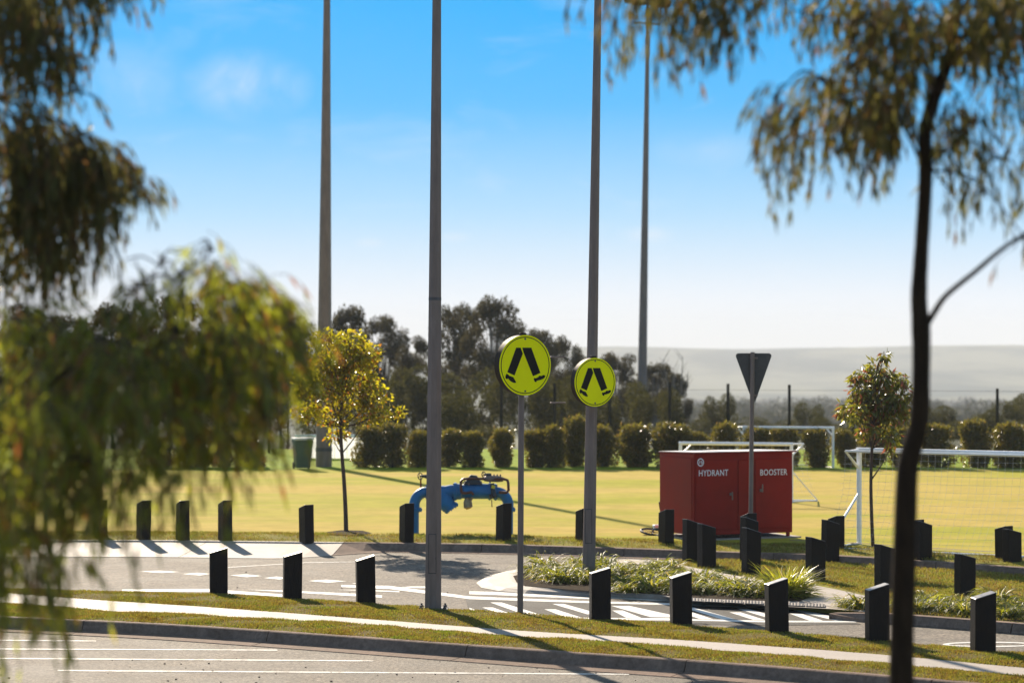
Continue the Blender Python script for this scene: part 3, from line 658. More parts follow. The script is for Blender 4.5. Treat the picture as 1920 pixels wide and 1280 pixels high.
# ------------------------------------------------------------------ hydrant booster cabinet
corner = Vector(((1300.5-960)/FPX*45.4, 45.4, 0)); YAW = R(24)
cab = empty('hydrant_cabinet', corner, YAW, 'red steel cabinet lettered HYDRANT and BOOSTER at the edge of the field', 'cabinet')
W = 1.93; DP = 1.26; zb_, zt = .10, 1.485; SL = .03      # local: front on y=0 from x=0 to W, depth +y; the roof falls to the back
M_roof = mat('roof_sheet_painted_glare', (.66, .60, .57), .5, noise_scale=4, noise_amt=.08)  # pale colour stands in for sun glare on the cabinet roof
k = MB(); k.add([(0,0,zb_),(W,0,zb_),(W,DP,zb_),(0,DP,zb_),(0,0,zt),(W,0,zt),(W,DP,zt-SL),(0,DP,zt-SL)], [(0,3,2,1),(4,5,6,7),(0,1,5,4),(1,2,6,5),(2,3,7,6),(3,0,4,7)]); k.build('body', M_red, cab, bevel=.004)
ra_ = [(-.01,-.05),(W+.06,-.05),(W+.06,DP+.03),(-.01,DP+.03)]
k = MB(); k.add([(x, y, zt+.003-y*SL/DP) for x, y in ra_]+[(x, y, zt+.022-y*SL/DP) for x, y in ra_], [(0,3,2,1),(4,5,6,7),(0,1,5,4),(1,2,6,5),(2,3,7,6),(3,0,4,7)]); k.build('fascia', M_red, cab)
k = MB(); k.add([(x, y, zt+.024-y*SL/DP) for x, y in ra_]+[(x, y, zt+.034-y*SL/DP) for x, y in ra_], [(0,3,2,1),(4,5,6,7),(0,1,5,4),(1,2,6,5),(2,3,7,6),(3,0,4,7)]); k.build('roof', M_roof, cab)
doors = []
for (x0, x1, hx, hz) in ((.04, .83, .70, .79), (.86, 1.15, None, None), (1.19, W-.03, 1.29, .84)):
    k = MB(); k.box(((x0+x1)/2, -.009, (zb_+zt)/2-.01), (x1-x0, .016, zt-zb_-.20)); dr = k.build('door' if hx else 'panel', M_red, cab, bevel=.004)
    if hx:
        k = MB(); k.box((hx, -.035, hz), (.035, .03, .05)); k.box((hx+.02, -.058, hz-.03 if x0 < .5 else hz+.04), (.022, .012, .14)); k.build('handle', M_steel, dr, bevel=.003)
for (x, y) in ((.05, .05), (W-.06, .05), (W-.06, DP-.06), (.05, DP-.06)):
    k = MB(); k.box((x, y, zb_/2), (.05, .05, zb_)); k.build('leg', M_red, cab)
k = MB(); k.box((-.006, DP*.5, (zb_+zt-SL)/2), (.01, DP-.12, zt-zb_-.1-SL)); k.build('side_panel', M_red, cab, bevel=.003)
def text(body, x, z, width, height, parent, y=-.0185, m=M_letter):
    cu = bpy.data.curves.new('lettering', 'FONT'); cu.body = body; cu.size = 1; cu.extrude = .004; cu.offset = .006; cu.resolution_u = 3; cu.space_character = 1.06
    o = bpy.data.objects.new('lettering', cu); COL.objects.link(o); cu.materials.append(m); bpy.context.view_layer.update()
    w_, h_ = o.dimensions.x, o.dimensions.y; me = bpy.data.meshes.new_from_object(o.evaluated_get(bpy.context.evaluated_depsgraph_get())); bpy.data.objects.remove(o); o = link('lettering', me)
    if not me.materials: me.materials.append(m)
    o.parent = parent; o.scale = (width/w_, height/h_, .5); o.rotation_euler = (R(90), 0, 0); o.location = (x, y, z); return o
zc = lambda py, d=45.3: HC-(py-640)/FPX*d
text('HYDRANT', .085, zc(893), .565, .105, cab)
text('BOOSTER', 1.28, zc(893)-.01, .53, .105, cab)
k = MB(); n = 28; cx_, cz_ = .125, zc(867)
rg = lambda rad, y: [Vector((cx_+rad*math.cos(2*math.pi*i/n), y, cz_+rad*1.1*math.sin(2*math.pi*i/n))) for i in range(n)]
k.add(rg(.064, -.0195)+rg(.046, -.0195), [(i, (i+1) % n, (i+1) % n+n, i+n) for i in range(n)]); k.build('emblem_ring', M_letter, cab, fix=False)
text('FB', cx_-.033, cz_-.024, .066, .046, cab)
tag(poly('cabinet_slab', [corner+Vector((math.cos(YAW)*a-math.sin(YAW)*b, math.sin(YAW)*a+math.cos(YAW)*b, 0)) for a, b in ((-.05,-.10),(W+.12,-.10),(W+.12,DP+.1),(-.05,DP+.1))], .035, M_conc, 'structure', thick=.06), 'thin concrete slab under the red cabinet')
# hose fittings under the cabinet
for a in (.18, .55, .66, .80, 1.22):
    k = MB(); k.tube([(a, .4, .03), (a+.05, .35, .10)], [.045, .035], 8); k.build('pipe_fitting', M_steel, cab, smooth=True)
# ------------------------------------------------------------------ bicycle lying by the cabinet
bk0 = PT(1226, 1001, 46.8); bk0.z = .02
bike = empty('bicycle', (bk0.x, 46.8, .01), 0, 'small bicycle lying on its side between a bollard and the red cabinet', 'bicycle')
def wheel(c, rad, ax):
    k = MB(); k.torus(c, rad, .02, ax, 22, 8); w_ = k.build('wheel', M_rubber, bike, smooth=True)
    k = MB(); k.torus(c, rad-.03, .007, ax, 22, 5)
    axv = Vector(ax).normalized(); u = axv.cross(Vector((0, 1, 0))).normalized(); v = axv.cross(u)
    for i in range(12):
        a = i*math.pi/6; k.tube([Vector(c), Vector(c)+(u*math.cos(a)+v*math.sin(a))*(rad-.03)], .003, 4)
    k.tube([Vector(c)-axv*.04, Vector(c)+axv*.04], .02, 8); k.build('rim', M_steel, w_, smooth=True)
wheel((-.02, 0, .05), .21, (.12, -.18, 1)); wheel((.72, .35, .07), .21, (.05, -.15, 1))
k = MB()
for a, b in (((-.02,0,.09),(.22,.08,.13)),((.22,.08,.13),(.14,.3,.13)),((.14,.3,.13),(-.02,0,.09)),((.22,.08,.13),(.56,.25,.13)),((.14,.3,.13),(.58,.36,.13)),((.58,.2,.13),(.6,.42,.14)),((.6,.3,.13),(.72,.35,.1))): k.tube([a, b], .017, 8)
k.build('frame', M_blue, bike, smooth=True)
k = MB(); k.box((.08, .02, .15), (.2, .1, .06), R(20)); k.build('saddle', M_white, bike, bevel=.02)
k = MB(); k.tube([(.1,-.03,.16),(.14,-.04,.22),(.1,-.05,.27)], .012, 6); k.tube([(.22, .0, .1), (.22, .0, .2)], .03, 8); k.build('pedal', M_black, bike)
k = MB(); k.tube([(.3,.42,.14),(.18,.48,.3),(.14,.48,.42),(.12,.46,.55)], .014, 6); k.tube([(.3,.42,.14),(.6,.44,.16)], .014, 6); k.build('handlebar', M_black, bike, smooth=True)

# ------------------------------------------------------------------ blue backflow assembly
DB = 47.0; b0 = PT(777, 1001, DB)
bf = empty('backflow_pipe', (b0.x, DB, 0), 0, 'blue water main arch with valves and handwheels behind the nearest pole', 'pipework')
def Q(x, y, dy=0.0): p = PT(x, y, DB); return Vector((p.x-b0.x, dy, p.z))
px = 1/FPX*DB
def flange(a, b, rad, name='flange', m=M_blue, bolts=8):
    a, b = Vector(a), Vector(b); k = MB(); k.tube([a, b], rad, 20); ax = (b-a).normalized(); u = ax.cross(Vector((0, 1, .2))).normalized(); v = ax.cross(u)
    for i in range(bolts):
        t = 2*math.pi*i/bolts; c = (u*math.cos(t)+v*math.sin(t))*rad*.82; k.tube([a+c-ax*.018, b+c+ax*.018], .012, 6)
    return k.build(name, m, bf, smooth=True)
def arc(c, rad, a0, a1, n=9): return [Q(c[0]+rad*math.cos(R(a0+(a1-a0)*i/n)), c[1]-rad*math.sin(R(a0+(a1-a0)*i/n))) for i in range(n+1)]
k = MB(); k.tube([Q(776.5, 1012), Q(776.5, 956)], 9*px, 20); k.build('riser', M_blue, bf, smooth=True)
k = MB(); k.tube([Q(953, 1012), Q(953, 956)], 9*px, 20); k.build('riser', M_blue, bf, smooth=True)
flange(Q(778, 957.5), Q(778, 952.5), 13.5*px); flange(Q(953, 957.5), Q(953, 952.5), 13.5*px)
k = MB(); k.tube([Q(777, 953)]+arc((801, 946), 24, 180, 90)+[Q(812, 922)], [10*px]*12, 20); k.build('elbow', M_blue, bf, smooth=True)
k = MB(); k.tube([Q(925, 922)]+arc((929, 946), 24, 90, 0)+[Q(953, 953)], [10*px]*12, 20); k.build('elbow', M_blue, bf, smooth=True)
k = MB(); k.tube([Q(812, 922), Q(826, 922), Q(836, 923), Q(846, 921), Q(853, 921)], [12*px, 12*px, 13*px, 13*px, 12*px], 20); k.build('strainer_body', M_blue, bf, smooth=True)
k = MB(); k.tube([Q(827, 922), Q(833, 938), Q(843, 951)], [14*px, 18*px, 14*px], 20); k.build('strainer_leg', M_blue, bf, smooth=True)
flange(Q(844, 949), Q(847.5, 954), 15*px); flange(Q(800, 922), Q(804, 922), 15*px); flange(Q(851, 921), Q(856, 921), 17*px); flange(Q(861, 921), Q(865, 921), 15*px)
k = MB(); k.tube([Q(856, 921), Q(861, 921)], 15*px, 20); k.tube([Q(865, 921), Q(880, 920), Q(896, 920), Q(918, 921), Q(925, 922)], [13*px, 15*px, 15*px, 14*px, 12*px], 20); k.build('valve_body', M_blue, bf, smooth=True)
flange(Q(916, 921), Q(920, 921), 16.5*px); flange(Q(927, 922), Q(931, 922), 16*px)
k = MB(); k.tube([Q(866, 922, -.17), Q(864.5, 912, -.17), Q(864.5, 901, -.17), Q(869, 897, -.15), Q(880, 896, -.1), Q(915, 897, -.08), Q(945, 897, -.12), Q(951.5, 899, -.15), Q(953, 904, -.17), Q(953.5, 918, -.17), Q(950, 922, -.15), Q(936, 921.5, -.12)], 2.6*px, 10); k.build('bypass_pipe', M_copper, bf, smooth=True)
k = MB(); k.tube([Q(866, 922, -.17), Q(874, 923, -.18), Q(884, 921, -.18), Q(888, 926, -.17)], 2.4*px, 8); k.build('drain_elbow', M_copper, bf, smooth=True)
k = MB(); k.add([Q(869, 907, -.14), Q(905, 907, -.14), Q(905, 907, .12), Q(869, 907, .12), Q(882, 889.5, -.07), Q(894, 891, -.07), Q(894, 891, .05), Q(882, 889.5, .05)], [(0,3,2,1),(4,5,6,7),(0,1,5,4),(1,2,6,5),(2,3,7,6),(3,0,4,7)]); k.build('valve_bonnet', M_black, bf, bevel=.01)
k = MB(); k.tube([Q(907, 898, -.06), Q(914, 896, -.06), Q(934, 897, -.06), Q(944, 898, -.06)], [3.5*px, 6.2*px, 6.2*px, 4*px], 12)
for x in (914, 920, 926, 932, 938): k.tube([Q(x, 894, -.06), Q(x+.5, 888.5, -.06)], [1.7*px, 1.3*px], 6)
k.build('bypass_meter', M_steel, bf, smooth=True)
for (hx, hy, sy, m2) in ((788, 892, 911, M_red), (907, 889, 898, M_black)):
    k = MB(); rad = 6.2*px if hx < 800 else 5.2*px; c = Q(hx, hy, -.05); k.torus(c, rad, .9*px, (.75, -.65, .1), 20, 6)
    ax = Vector((.75, -.65, .1)).normalized(); u = ax.cross(Vector((0, 0, 1))).normalized(); v = ax.cross(u)
    for i in range(4): t = i*math.pi/2+.4; k.tube([c, c+(u*math.cos(t)+v*math.sin(t))*rad], .6*px, 6)
    w_ = k.build('handwheel', M_black, bf, smooth=True)
    k = MB(); k.tube([c, c+Vector((.07, -.02, 0)), c+Vector((.12, .0, -.01))], [1.5*px, 3*px, 3.6*px], 8); k.build('valve_stem', M_black, bf, smooth=True)
    k = MB(); k.tube([Q(hx+1, hy+4, -.02), Q(hx+1, sy+2, 0)], 1.5*px, 8); k.build('stem_pipe', m2, bf, smooth=True)
k = MB(); k.tube([Q(876, 932, -.1), Q(877, 940, -.1), Q(878, 950, -.1), Q(879, 953, -.1)], [4*px, 8*px, 8.5*px, 4*px], 12); k.tube([Q(886, 931, -.12), Q(879, 943, -.15)], 2.2*px, 8); k.build('relief_valve', M_brass, bf, smooth=True)
k = MB(); k.tube([Q(922, 936, -.1), Q(922.5, 949.5, -.1)], .9*px, 6); k.build('drain_stem', M_copper, bf)
k = MB(); k.tube([Q(921, 925, -.2), Q(922, 932, -.2), Q(927, 930, -.19), Q(923, 905, -.15)], [4*px, 4.5*px, 5*px, 4*px], 10); k.build('gauge', M_black, bf, smooth=True)
k = MB(); c = Q(925, 911, -.26); k.box(c, (7*px, .006, 6*px), 0, Matrix.Rotation(R(15), 4, 'Y')); k.build('label_tag', M_yellow_tag, bf)
for (x, y) in ((872, 903), (879, 908), (902, 903.5), (919, 904), (869, 905)):
    k = MB(); k.tube([Q(x, y, -.16), Q(x, y-3, -.16)], 1.7*px, 8); k.build('union_nut', M_steel, bf, smooth=True)

# ------------------------------------------------------------------ goals
def goal(name, A, B, back, zt, label, top_depth, bot_depth, rad=.045, netlow=True, cell=.13):
    """A, B: ground points of the posts; back: horizontal unit vector to the rear of the goal"""
    A, B, back = Vector(A), Vector(B), Vector(back).normalized()
    root = empty(name, A, 0, label, 'goal', 'white football goals on the field'); Z = Vector((0, 0, 1)); w = B-A
    k = MB(); k.tube([Z*0, Z*zt], rad, 12); k.build('post', M_white, root, smooth=True)
    k = MB(); k.tube([w, w+Z*zt], rad, 12); k.build('post', M_white, root, smooth=True)
    k = MB(); wn = w.normalized(); k.tube([Z*zt-wn*rad, w+Z*zt+wn*rad], rad, 12); k.build('crossbar', M_white, root, smooth=True)
    for e in (Vector((0, 0, 0)), w):
        k = MB(); k.tube([e+Z*zt, e+Z*zt+back*top_depth, e+Z*(zt*.82)+back*(top_depth*.1)], rad*.6, 8); k.tube([e+Z*zt*.55, e+back*bot_depth+Z*.03, e+Z*.03], rad*.5, 8); k.build('stay', M_white, root, smooth=True)
    k = MB(); k.tube([back*top_depth+Z*zt, w+back*top_depth+Z*zt], rad*.45, 8); k.tube([back*bot_depth+Z*.03, w+back*bot_depth+Z*.03], rad*.5, 8); k.build('rear_bar', M_white, root, smooth=True)
    # net: strands down the back and sideways
    k = MB(); prof = [back*top_depth+Z*(zt-.01), back*(top_depth+.08)+Z*zt*.62, back*(top_depth*.5+bot_depth*.5)+Z*zt*.3, back*bot_depth+Z*.04]; prof = smooth_path(prof, 3)
    nn = int(w.length/cell); nv = int(zt/cell*1.15)
    for i in range(nn+1):
        o_ = w*(i/nn); k.tube([o_+p+back*.03*math.sin(i*.9) for p in prof], .0015, 3, False)
    L_ = len(prof)-1
    for j in range(nv+1):
        t = j/nv*L_; a = int(min(L_-1, math.floor(t))); p = prof[a].lerp(prof[a+1], t-a)
        k.tube([p+w*(i/12)+Z*(-.03*math.sin(math.pi*i/12)) for i in range(13)], .0015, 3, False)
    for e in (Vector((0, 0, 0)), w):
        for j in range(1, nv):
            z = zt*j/nv; t = 1-z/zt; k.tube([e+Z*z, e+back*(top_depth+(bot_depth-top_depth)*t)+Z*z], .0015, 3, False)
    k.build('net', M_net, root, fix=False); return root
gA = G(1611, 1021); gB = gA+Vector((2.46, -1.55, 0))*1.35
goal('football_goal', gA, gB, (-.55, -.84, 0), 1.585, 'nearest white goal with net at the right edge, partly behind the dark trunk', .52, 1.25, .043, cell=.12)
g2 = G(1484, 943); g1 = G(1276, 940)
goal('football_goal', g2, g1, (.8, .6, 0), 1.24, 'small white goal directly behind the red cabinet', .35, .75, .036)
g4 = G(1562, 878); g3 = G(1395, 876)
goal('football_goal', g4, g3, (-.3, .95, 0), 1.09, 'farthest white goal near the hedge, above and right of the cabinet', .5, 1.2, .034)

# bin, white barrier, fence
bn = G(567, 880); binr = empty('wheelie_bin', bn, R(15), 'green wheelie bin with pale lid left of the thick mast', 'bin')
k = MB(); k.add([(-.19,-.2,.05),(.19,-.2,.05),(.19,.2,.05),(-.19,.2,.05),(-.24,-.27,.78),(.24,-.27,.78),(.24,.25,.78),(-.24,.25,.78)], [(0,3,2,1),(4,5,6,7),(0,1,5,4),(1,2,6,5),(2,3,7,6),(3,0,4,7)]); k.build('body', M_bin, binr, bevel=.02)
k = MB(); k.box((0, 0, .82), (.52, .58, .06)); k.build('lid', M_net, binr, bevel=.02)
for s in (-1, 1):
    k = MB(); k.tube([(s*.2-.02, .22, .1), (s*.2+.02, .22, .1)], .1, 14); k.build('wheel', M_rubber, binr, smooth=True)
M_cloth = leaf_mat('white_translucent_sheet', (.8, .8, .8), (.85, .85, .85), (.95, .95, .95), .6, .7)
wb = G(640, 868); wbr = empty('ground_barrier', (wb.x, 77, 0), 0, 'low white barrier with a rail behind the thick mast', 'barrier')
for i in range(8):
    k = MB(); k.box((-1.25+i*.36, 0, .33), (.35, .006, .6)); k.build('panel', M_cloth, wbr)
k = MB(); k.box((.0, 0, .68), (3.0, .07, .07)); k.build('rail', M_white, wbr, bevel=.01)
k = MB(); k.tube([(.55, -.06, .6), (.85, -.4, .02)], .03, 8); k.build('brace', M_steel_dark, wbr)
fb = empty('net_fence', (0, 81, -.3), 0, 'tall dark fence posts with a wire behind the hedge', 'fence')
for (x, y) in ((505, 700),(700, 712),(940, 716),(1040, 718),(1143, 720),(1256, 716),(1365, 719),(1480, 721),(1600, 724),(1735, 726),(1870, 728)):
    p = PT(x, y, 81); k = MB(); k.tube([(p.x, 0, -.3), (p.x, 0, p.z+.3)], [.05, .045], 8); k.build('post', M_fence, fb, smooth=True)
k = MB()
k.tube([(-9, 0, 2.30), (17, 0, 2.18)], .004, 4)
k.build('wire', M_fence, fb)

# ------------------------------------------------------------------ plants of the island and right bed
def clump_mesh(name, n, L0, L1, wid, spread, droop, m, seed):
    r_ = np.random.default_rng(seed); V = []; F = []
    for i in range(n):
        az = r_.uniform(0, 2*math.pi); el = r_.uniform(.25, 1)**.6*spread; Lh = r_.uniform(L0, L1); b = Vector((r_.normal(0, .05), r_.normal(0, .05), 0))
        d = Vector((math.cos(az)*math.sin(el), math.sin(az)*math.sin(el), math.cos(el))); s = Vector((-math.sin(az), math.cos(az), 0)); s = (s+Vector(r_.normal(0, .35, 3))).normalized()
        q = len(V); S = 5; p = b.copy()
        for j in range(S+1):
            t = j/S; w_ = wid*(1-t**2.2)*.5+.0006
            V += [p-s*w_, p+s*w_]
            d = (d+Vector((0, 0, -1))*droop*(t+.15)*r_.uniform(.6, 1.3)).normalized(); p = p+d*Lh/S
            if p.z < .01: p.z = .01
        for j in range(S): F.append((q+2*j, q+2*j+1, q+2*j+3, q+2*j+2))
    return npmesh(name, np.array([tuple(v) for v in V]), F, True)
strap = [clump_mesh('strap_plant', 190, .24, .44, .018, 1.2, .62, None, 10+i) for i in range(4)]
tuft = clump_mesh('strap_tuft', 900, .24, .46, .014, 1.42, .20, None, 33)
for me in strap: me.materials.append(ML_strap)
tuft.materials.append(ML_tuft)
cl_isl = [(1000,1075),(1018,1068),(1040,1080),(1062,1072),(1085,1086),(1052,1092),(1022,1086),(1096,1072),(1110,1094),(1140,1082),(1160,1098),(1150,1072),(1182,1082),(1205,1072),(1228,1080),(1240,1066),(1260,1072),(1190,1100),(1212,1094),(1245,1092),(1262,1104),(1225,1108),(1180,1110),(1280,1088),(1295,1102),(1312,1112),(1330,1100),(1350,1112),(1372,1104),(1390,1116),(1408,1110),(1426,1118),(1310,1090),(1275,1112),(1086,1062),(1130,1064),(1440,1112)]
cl_rt = [(1590,1136),(1612,1140),(1700,1140),(1722,1146),(1745,1138),(1768,1147),(1792,1150),(1800,1140),(1815,1153),(1890,1140),(1905,1156),(1870,1130),(1760,1132),(1725,1130),(1850,1142),(1885,1158),(1915,1146),(1938,1160),(1960,1150)]
for i, (x, y) in enumerate(cl_isl+cl_rt):
    g = G(x, y, VZ); o = link('strap_plant', strap[i % 4]); s = random.uniform(.85, 1.2) if i < len(cl_isl) else random.uniform(.7, 1.05)
    o.location = g; o.scale = (s*1.05, s*1.05, s*random.uniform(.95, 1.35)); o.rotation_euler = (0, 0, random.uniform(0, 6.28))
    row = 'back' if y < (1076 if x < 1150 else 1090) else 'front'
    if i < len(cl_isl):
        where = ('at the tip of the island bed' if x < 1030 else 'just left of the right pole' if x < 1098 else 'between the right pole and the near bollard' if x < 1155 else 'midway along the island bed' if x < 1215 else 'left of the second near bollard' if x < 1262 else 'right of the second near bollard' if x < 1350 else 'beside the big yellow tuft')
        tag(o, ('arching', 'glossy', 'dense', 'loose')[i % 4]+' green strap-leaf plant in the '+row+' row '+where, 'plant', 'strap-leaf plants on the island')
    else:
        where = ('left of the near bollard by the dark trunk' if x < 1640 else 'just right of the dark trunk' if x < 1750 else 'left of the nearest bollard' if x < 1830 else 'right of the nearest bollard')
        tag(o, ('small arching', 'glossy', 'dense', 'loose dry')[i % 4]+' strap-leaf plant behind the right kerb '+where, 'plant', 'strap-leaf plants in the right bed')
from collections import defaultdict
grp_ = defaultdict(list)
for o in list(COL.objects):
    if o.name.startswith('strap_plant'): grp_[' '.join(o['label'].split(' strap-leaf')[1:])].append(o)
for key, L_ in grp_.items():
    L_.sort(key=lambda q_: q_.location.x/q_.location.y); n = len(L_)
    names = ['only'] if n == 1 else ['left', 'right'] if n == 2 else ['left', 'middle', 'right'] if n == 3 else ['leftmost', 'second', 'third', 'fourth', 'fifth', 'sixth', 'seventh', 'eighth', 'ninth', 'tenth'][:n]
    for q_, nm in zip(L_, names): q_['label'] = nm+' strap-leaf'+key
o = link('strap_tuft', tuft); o.location = G(1474, 1118, VZ); o.scale = (1.38, 1.38, 1.62); tag(o, 'large spiky yellow green tuft in the middle of the island', 'plant')

# ------------------------------------------------------------------ hedge shrubs
def shrub_mesh(seed, n=5200, conical=0):
    r_ = np.random.default_rng(seed); P = []; D = []
    lobes = [(Vector((r_.uniform(-.24, .24), r_.uniform(-.2, .2), z)), r_.uniform(.20, .34)) for z in (.14, .3, .45, .6, .75, .86, .45, .2, .3, .68, .82)]
    if conical: lobes = [(Vector((r_.uniform(-.1, .1)*(1-z), r_.uniform(-.1, .1), z)), .40*(1.12-z)) for z in (.15, .3, .45, .6, .75, .88)]
    for i in range(n):
        c, rad = lobes[int(r_.integers(len(lobes)))]; d = r_.normal(size=3); d /= np.linalg.norm(d); rr = rad*(.55+.5*r_.random()**.5)
        p = np.array(c)+d*rr
        if p[2] < .02: p[2] = r_.uniform(.02, .2)
        P.append(p); D.append(d*.7+r_.normal(size=3)*.5+np.array([0, 0, .45]))
    for k in range(60):   # leggy new shoots that catch the light
        b = np.array([r_.uniform(-.3, .3), r_.uniform(-.3, .3), r_.uniform(.7, .95) if not conical else .8]); up = np.array([r_.normal(0, .2), r_.normal(0, .2), 1])
        for j in range(10): P.append(b+up*j*.018); D.append(r_.normal(size=3)+np.array([0, 0, .6]))
    m_ = leaves(np.array(P), np.array(D), .06+.045*r_.random(len(P)), .030+.018*r_.random(len(P)), 'shrub', .2); m_.materials.append(ML_hedge); return m_
shr = [shrub_mesh(100+i) for i in range(5)]; shc = shrub_mesh(120, 6500, 1)
stem_me = MB().tube([(0, 0, -.1), (.01, .01, .35), (0, 0, .6)], [.03, .025, .012], 6)
st_o = stem_me.build('stem', M_bark); stem_mesh = st_o.data; bpy.data.objects.remove(st_o)
HX = [(300,820,60),(360,815,62),(410,808,56),(462,790,64),(686,795,52),(736,797,54),(784,806,50),(842,812,44),(890,808,52),(941,808,50),(1000,806,52),(1036,800,50),(1074,792,56),(1129,802,56),(1195,798,76),(1258,792,70),(1310,812,54),(1356,800,56),(1412,806,54),(1470,800,56),(1524,808,50),(1584,812,50),(1640,806,58),(1700,806,56),(1757,796,64),(1824,794,66),(1893,792,68),(1950,796,66)]
hl = ['small shrub behind the hanging foliage','shrub left of the conical one','shrub touching the conical one','clipped conical shrub left of the green bin','first hedge shrub right of the low white barrier','second hedge shrub right of the low white barrier','hedge shrub just left of the nearest pole','narrow hedge shrub just right of the nearest pole','lower ragged hedge shrub left of the higher sign','hedge shrub left of the slim sign post','hedge shrub right of the slim sign post','hedge shrub midway between the two round signs','taller hedge shrub with bright shoots left of the right pole','hedge shrub just right of the right pole','widest hedge shrub below the distant mast','tall hedge shrub above the left end of the cabinet','hedge shrub over the cabinet roof, left of centre','hedge shrub over the cabinet roof near the middle','hedge shrub behind the give way post','hedge shrub over the right end of the cabinet','hedge shrub left of the far goal post','hedge shrub right of the far goal post','hedge shrub behind the right sapling','hedge shrub behind the dark trunk','first hedge shrub right of the dark trunk','second hedge shrub right of the dark trunk','hedge shrub near the right edge of the photo','hedge shrub cut by the right edge']
for i, ((x, ty, w_), lab) in enumerate(zip(HX, hl)):
    g = G(x, 877); h = (877-ty)/FPX*g.y; con = lab.startswith('clipped'); r_ = empty('hedge_shrub', g+Vector((0, random.uniform(-.2, .4), 0)), random.uniform(0, 6.28), 'leafy green '+lab, 'shrub', 'hedge shrubs along the far side of the field')
    o = link('foliage', shc if con else shr[i % 5], None, r_); s = 1.06*w_/FPX*g.y/.98; o.scale = (s*random.uniform(.92, 1.22), s, h/(1.08 if not con else 1.12)*random.uniform(.94, 1.08)); o.rotation_euler = (R(random.uniform(-5, 5)), R(random.uniform(-6, 6)), 0); link('stem', stem_mesh, None, r_)
# bright grass strip under the hedge
M_green = mat('green_turf', (.22, .29, .015), .9, spec=.03, noise_scale=.8, color2=(.15, .20, .012), bump=.8, bump_scale=12)
strip('green_strip', lambda x: 70.5, lambda x: 83.8, -40, 45, 1.5, 4, lambda x, y, t: .018, M_green, label='lush green grass along the hedge')

# ------------------------------------------------------------------ small trees
def tree_from(name, base, trunk_pts, r0, r1, limbs, barkm, label, crown_me, leafm, group=None, cat='tree', scale=1):
    root = empty(name, base, 0, label, cat, group)
    tp2 = smooth_path([Vector(p)-base for p in trunk_pts], 5); n = len(tp2)
    k = MB(); k.tube(tp2, [r0+(r1-r0)*i/(n-1) for i in range(n)], 12); k.build('trunk', barkm, root, smooth=True)
    k = MB()
    for L_, a, b in limbs:
        q = smooth_path([Vector(p)-base for p in L_], 4); m_ = len(q); k.tube(q, [a+(b-a)*i/(m_-1) for i in range(m_)], 6)
    if limbs: k.build('limbs', barkm, root, smooth=True)
    if crown_me: link('crown', crown_me, leafm, root)
    return root
def sapling(base, d, trunk_px, rpx, clusters, label, leafm, ls, lw, dens, hang, name='sapling'):
    clusters = list(clusters)+[(c[0]+random.gauss(0, 1)*c[2]*.9, c[1]+random.gauss(0, 1)*c[3]*.9, c[2]*.45, c[3]*.5) for c in clusters]
    base = Vector(base); P = []; D = []; limbs = []
    top = PT(*trunk_px[-1], d)
    for (cx, cyy, rx, ry) in clusters:
        c = PT(cx, cyy, d)+Vector((0, random.uniform(-.45, .45), 0)); rxw, ryw = rx/FPX*d, ry/FPX*d
        n = int(dens*rxw*ryw*(rxw+ryw)*.5)+30; q = ball(n, 1, .2)*(.65+.55*rng.random((n, 1)))*np.array([rxw, rxw*.9, ryw])+np.array(c)
        P.append(q); dd = (q-np.array(c)); D.append(nrm(dd)*.7+rng.normal(size=(n, 3))*.55+np.array([0, 0, -hang]))
        j = min(range(len(trunk_px)), key=lambda i: abs(trunk_px[i][1]-(cyy+45))); s = PT(*trunk_px[j], d)
        limbs.append(([s, s.lerp(c, .5)+Vector((0, 0, -.04)), c], .014, .005))
        for e in range(4):
            v = Vector(ball(1, 1)[0]); e2 = c+Vector((v.x*rxw, v.y*rxw, v.z*ryw)); limbs.append(([c, c.lerp(e2, .6)+Vector((0, 0, .02)), e2], .005, .002))
    P = np.concatenate(P)-np.array(base); D = np.concatenate(D); n = len(P)
    me = leaves(P, D, ls*(.7+.6*rng.random(n)), lw*(.7+.6*rng.random(n)), 'crown', .18, .06)
    return tree_from(name, base, [PT(x, y, d) for x, y in trunk_px], rpx/FPX*d, rpx*.35/FPX*d, limbs, M_bark2, label, me, leafm)
dS = 46.6
sapling(G(649, 1000) if False else Vector(((649-960)/FPX*47.2, 47.2, 0)), 47.2, [(649,1002),(648,960),(645,900),(641,850),(639,800),(641,740),(646,690),(650,650),(652,625)], 4.4,
        [(610,640,34,22),(655,640,36,22),(690,665,26,24),(625,680,46,26),(672,705,44,30),(615,725,46,26),(585,765,32,18),(650,748,46,26),(700,748,30,26),(715,775,18,16),(628,785,32,18),(600,700,30,30),(575,715,20,30),(663,672,34,24),(690,780,24,18),(640,815,14,10)],
        'young tree with bright yellow green glossy leaves in front of the thick mast', ML_small, .088, .054, 13000, .25)
sapling(Vector(((1637-960)/FPX*43.6, 43.6, 0)), 43.6, [(1637,1030),(1634,960),(1633,900),(1635,840),(1638,800),(1640,760),(1642,720),(1645,690),(1650,675)], 3.6,
        [(1648,688,22,16),(1620,705,26,14),(1662,712,36,20),(1640,735,40,18),(1612,735,22,16),(1680,745,26,24),(1650,762,46,18),(1598,770,28,18),(1672,778,34,20),(1618,782,26,12),(1652,800,24,14),(1632,815,20,12),(1668,815,20,14),(1693,760,16,20)],
        'young tree with darker drooping leaves left of the dark foreground trunk', ML_small2, .13, .040, 16000, .85)
poly('mulch_ring', [(610,997),(640,993),(680,994),(698,999),(670,1003),(630,1002)], .05, M_soil, 'structure', label='dark mulch at the foot of the left young tree')

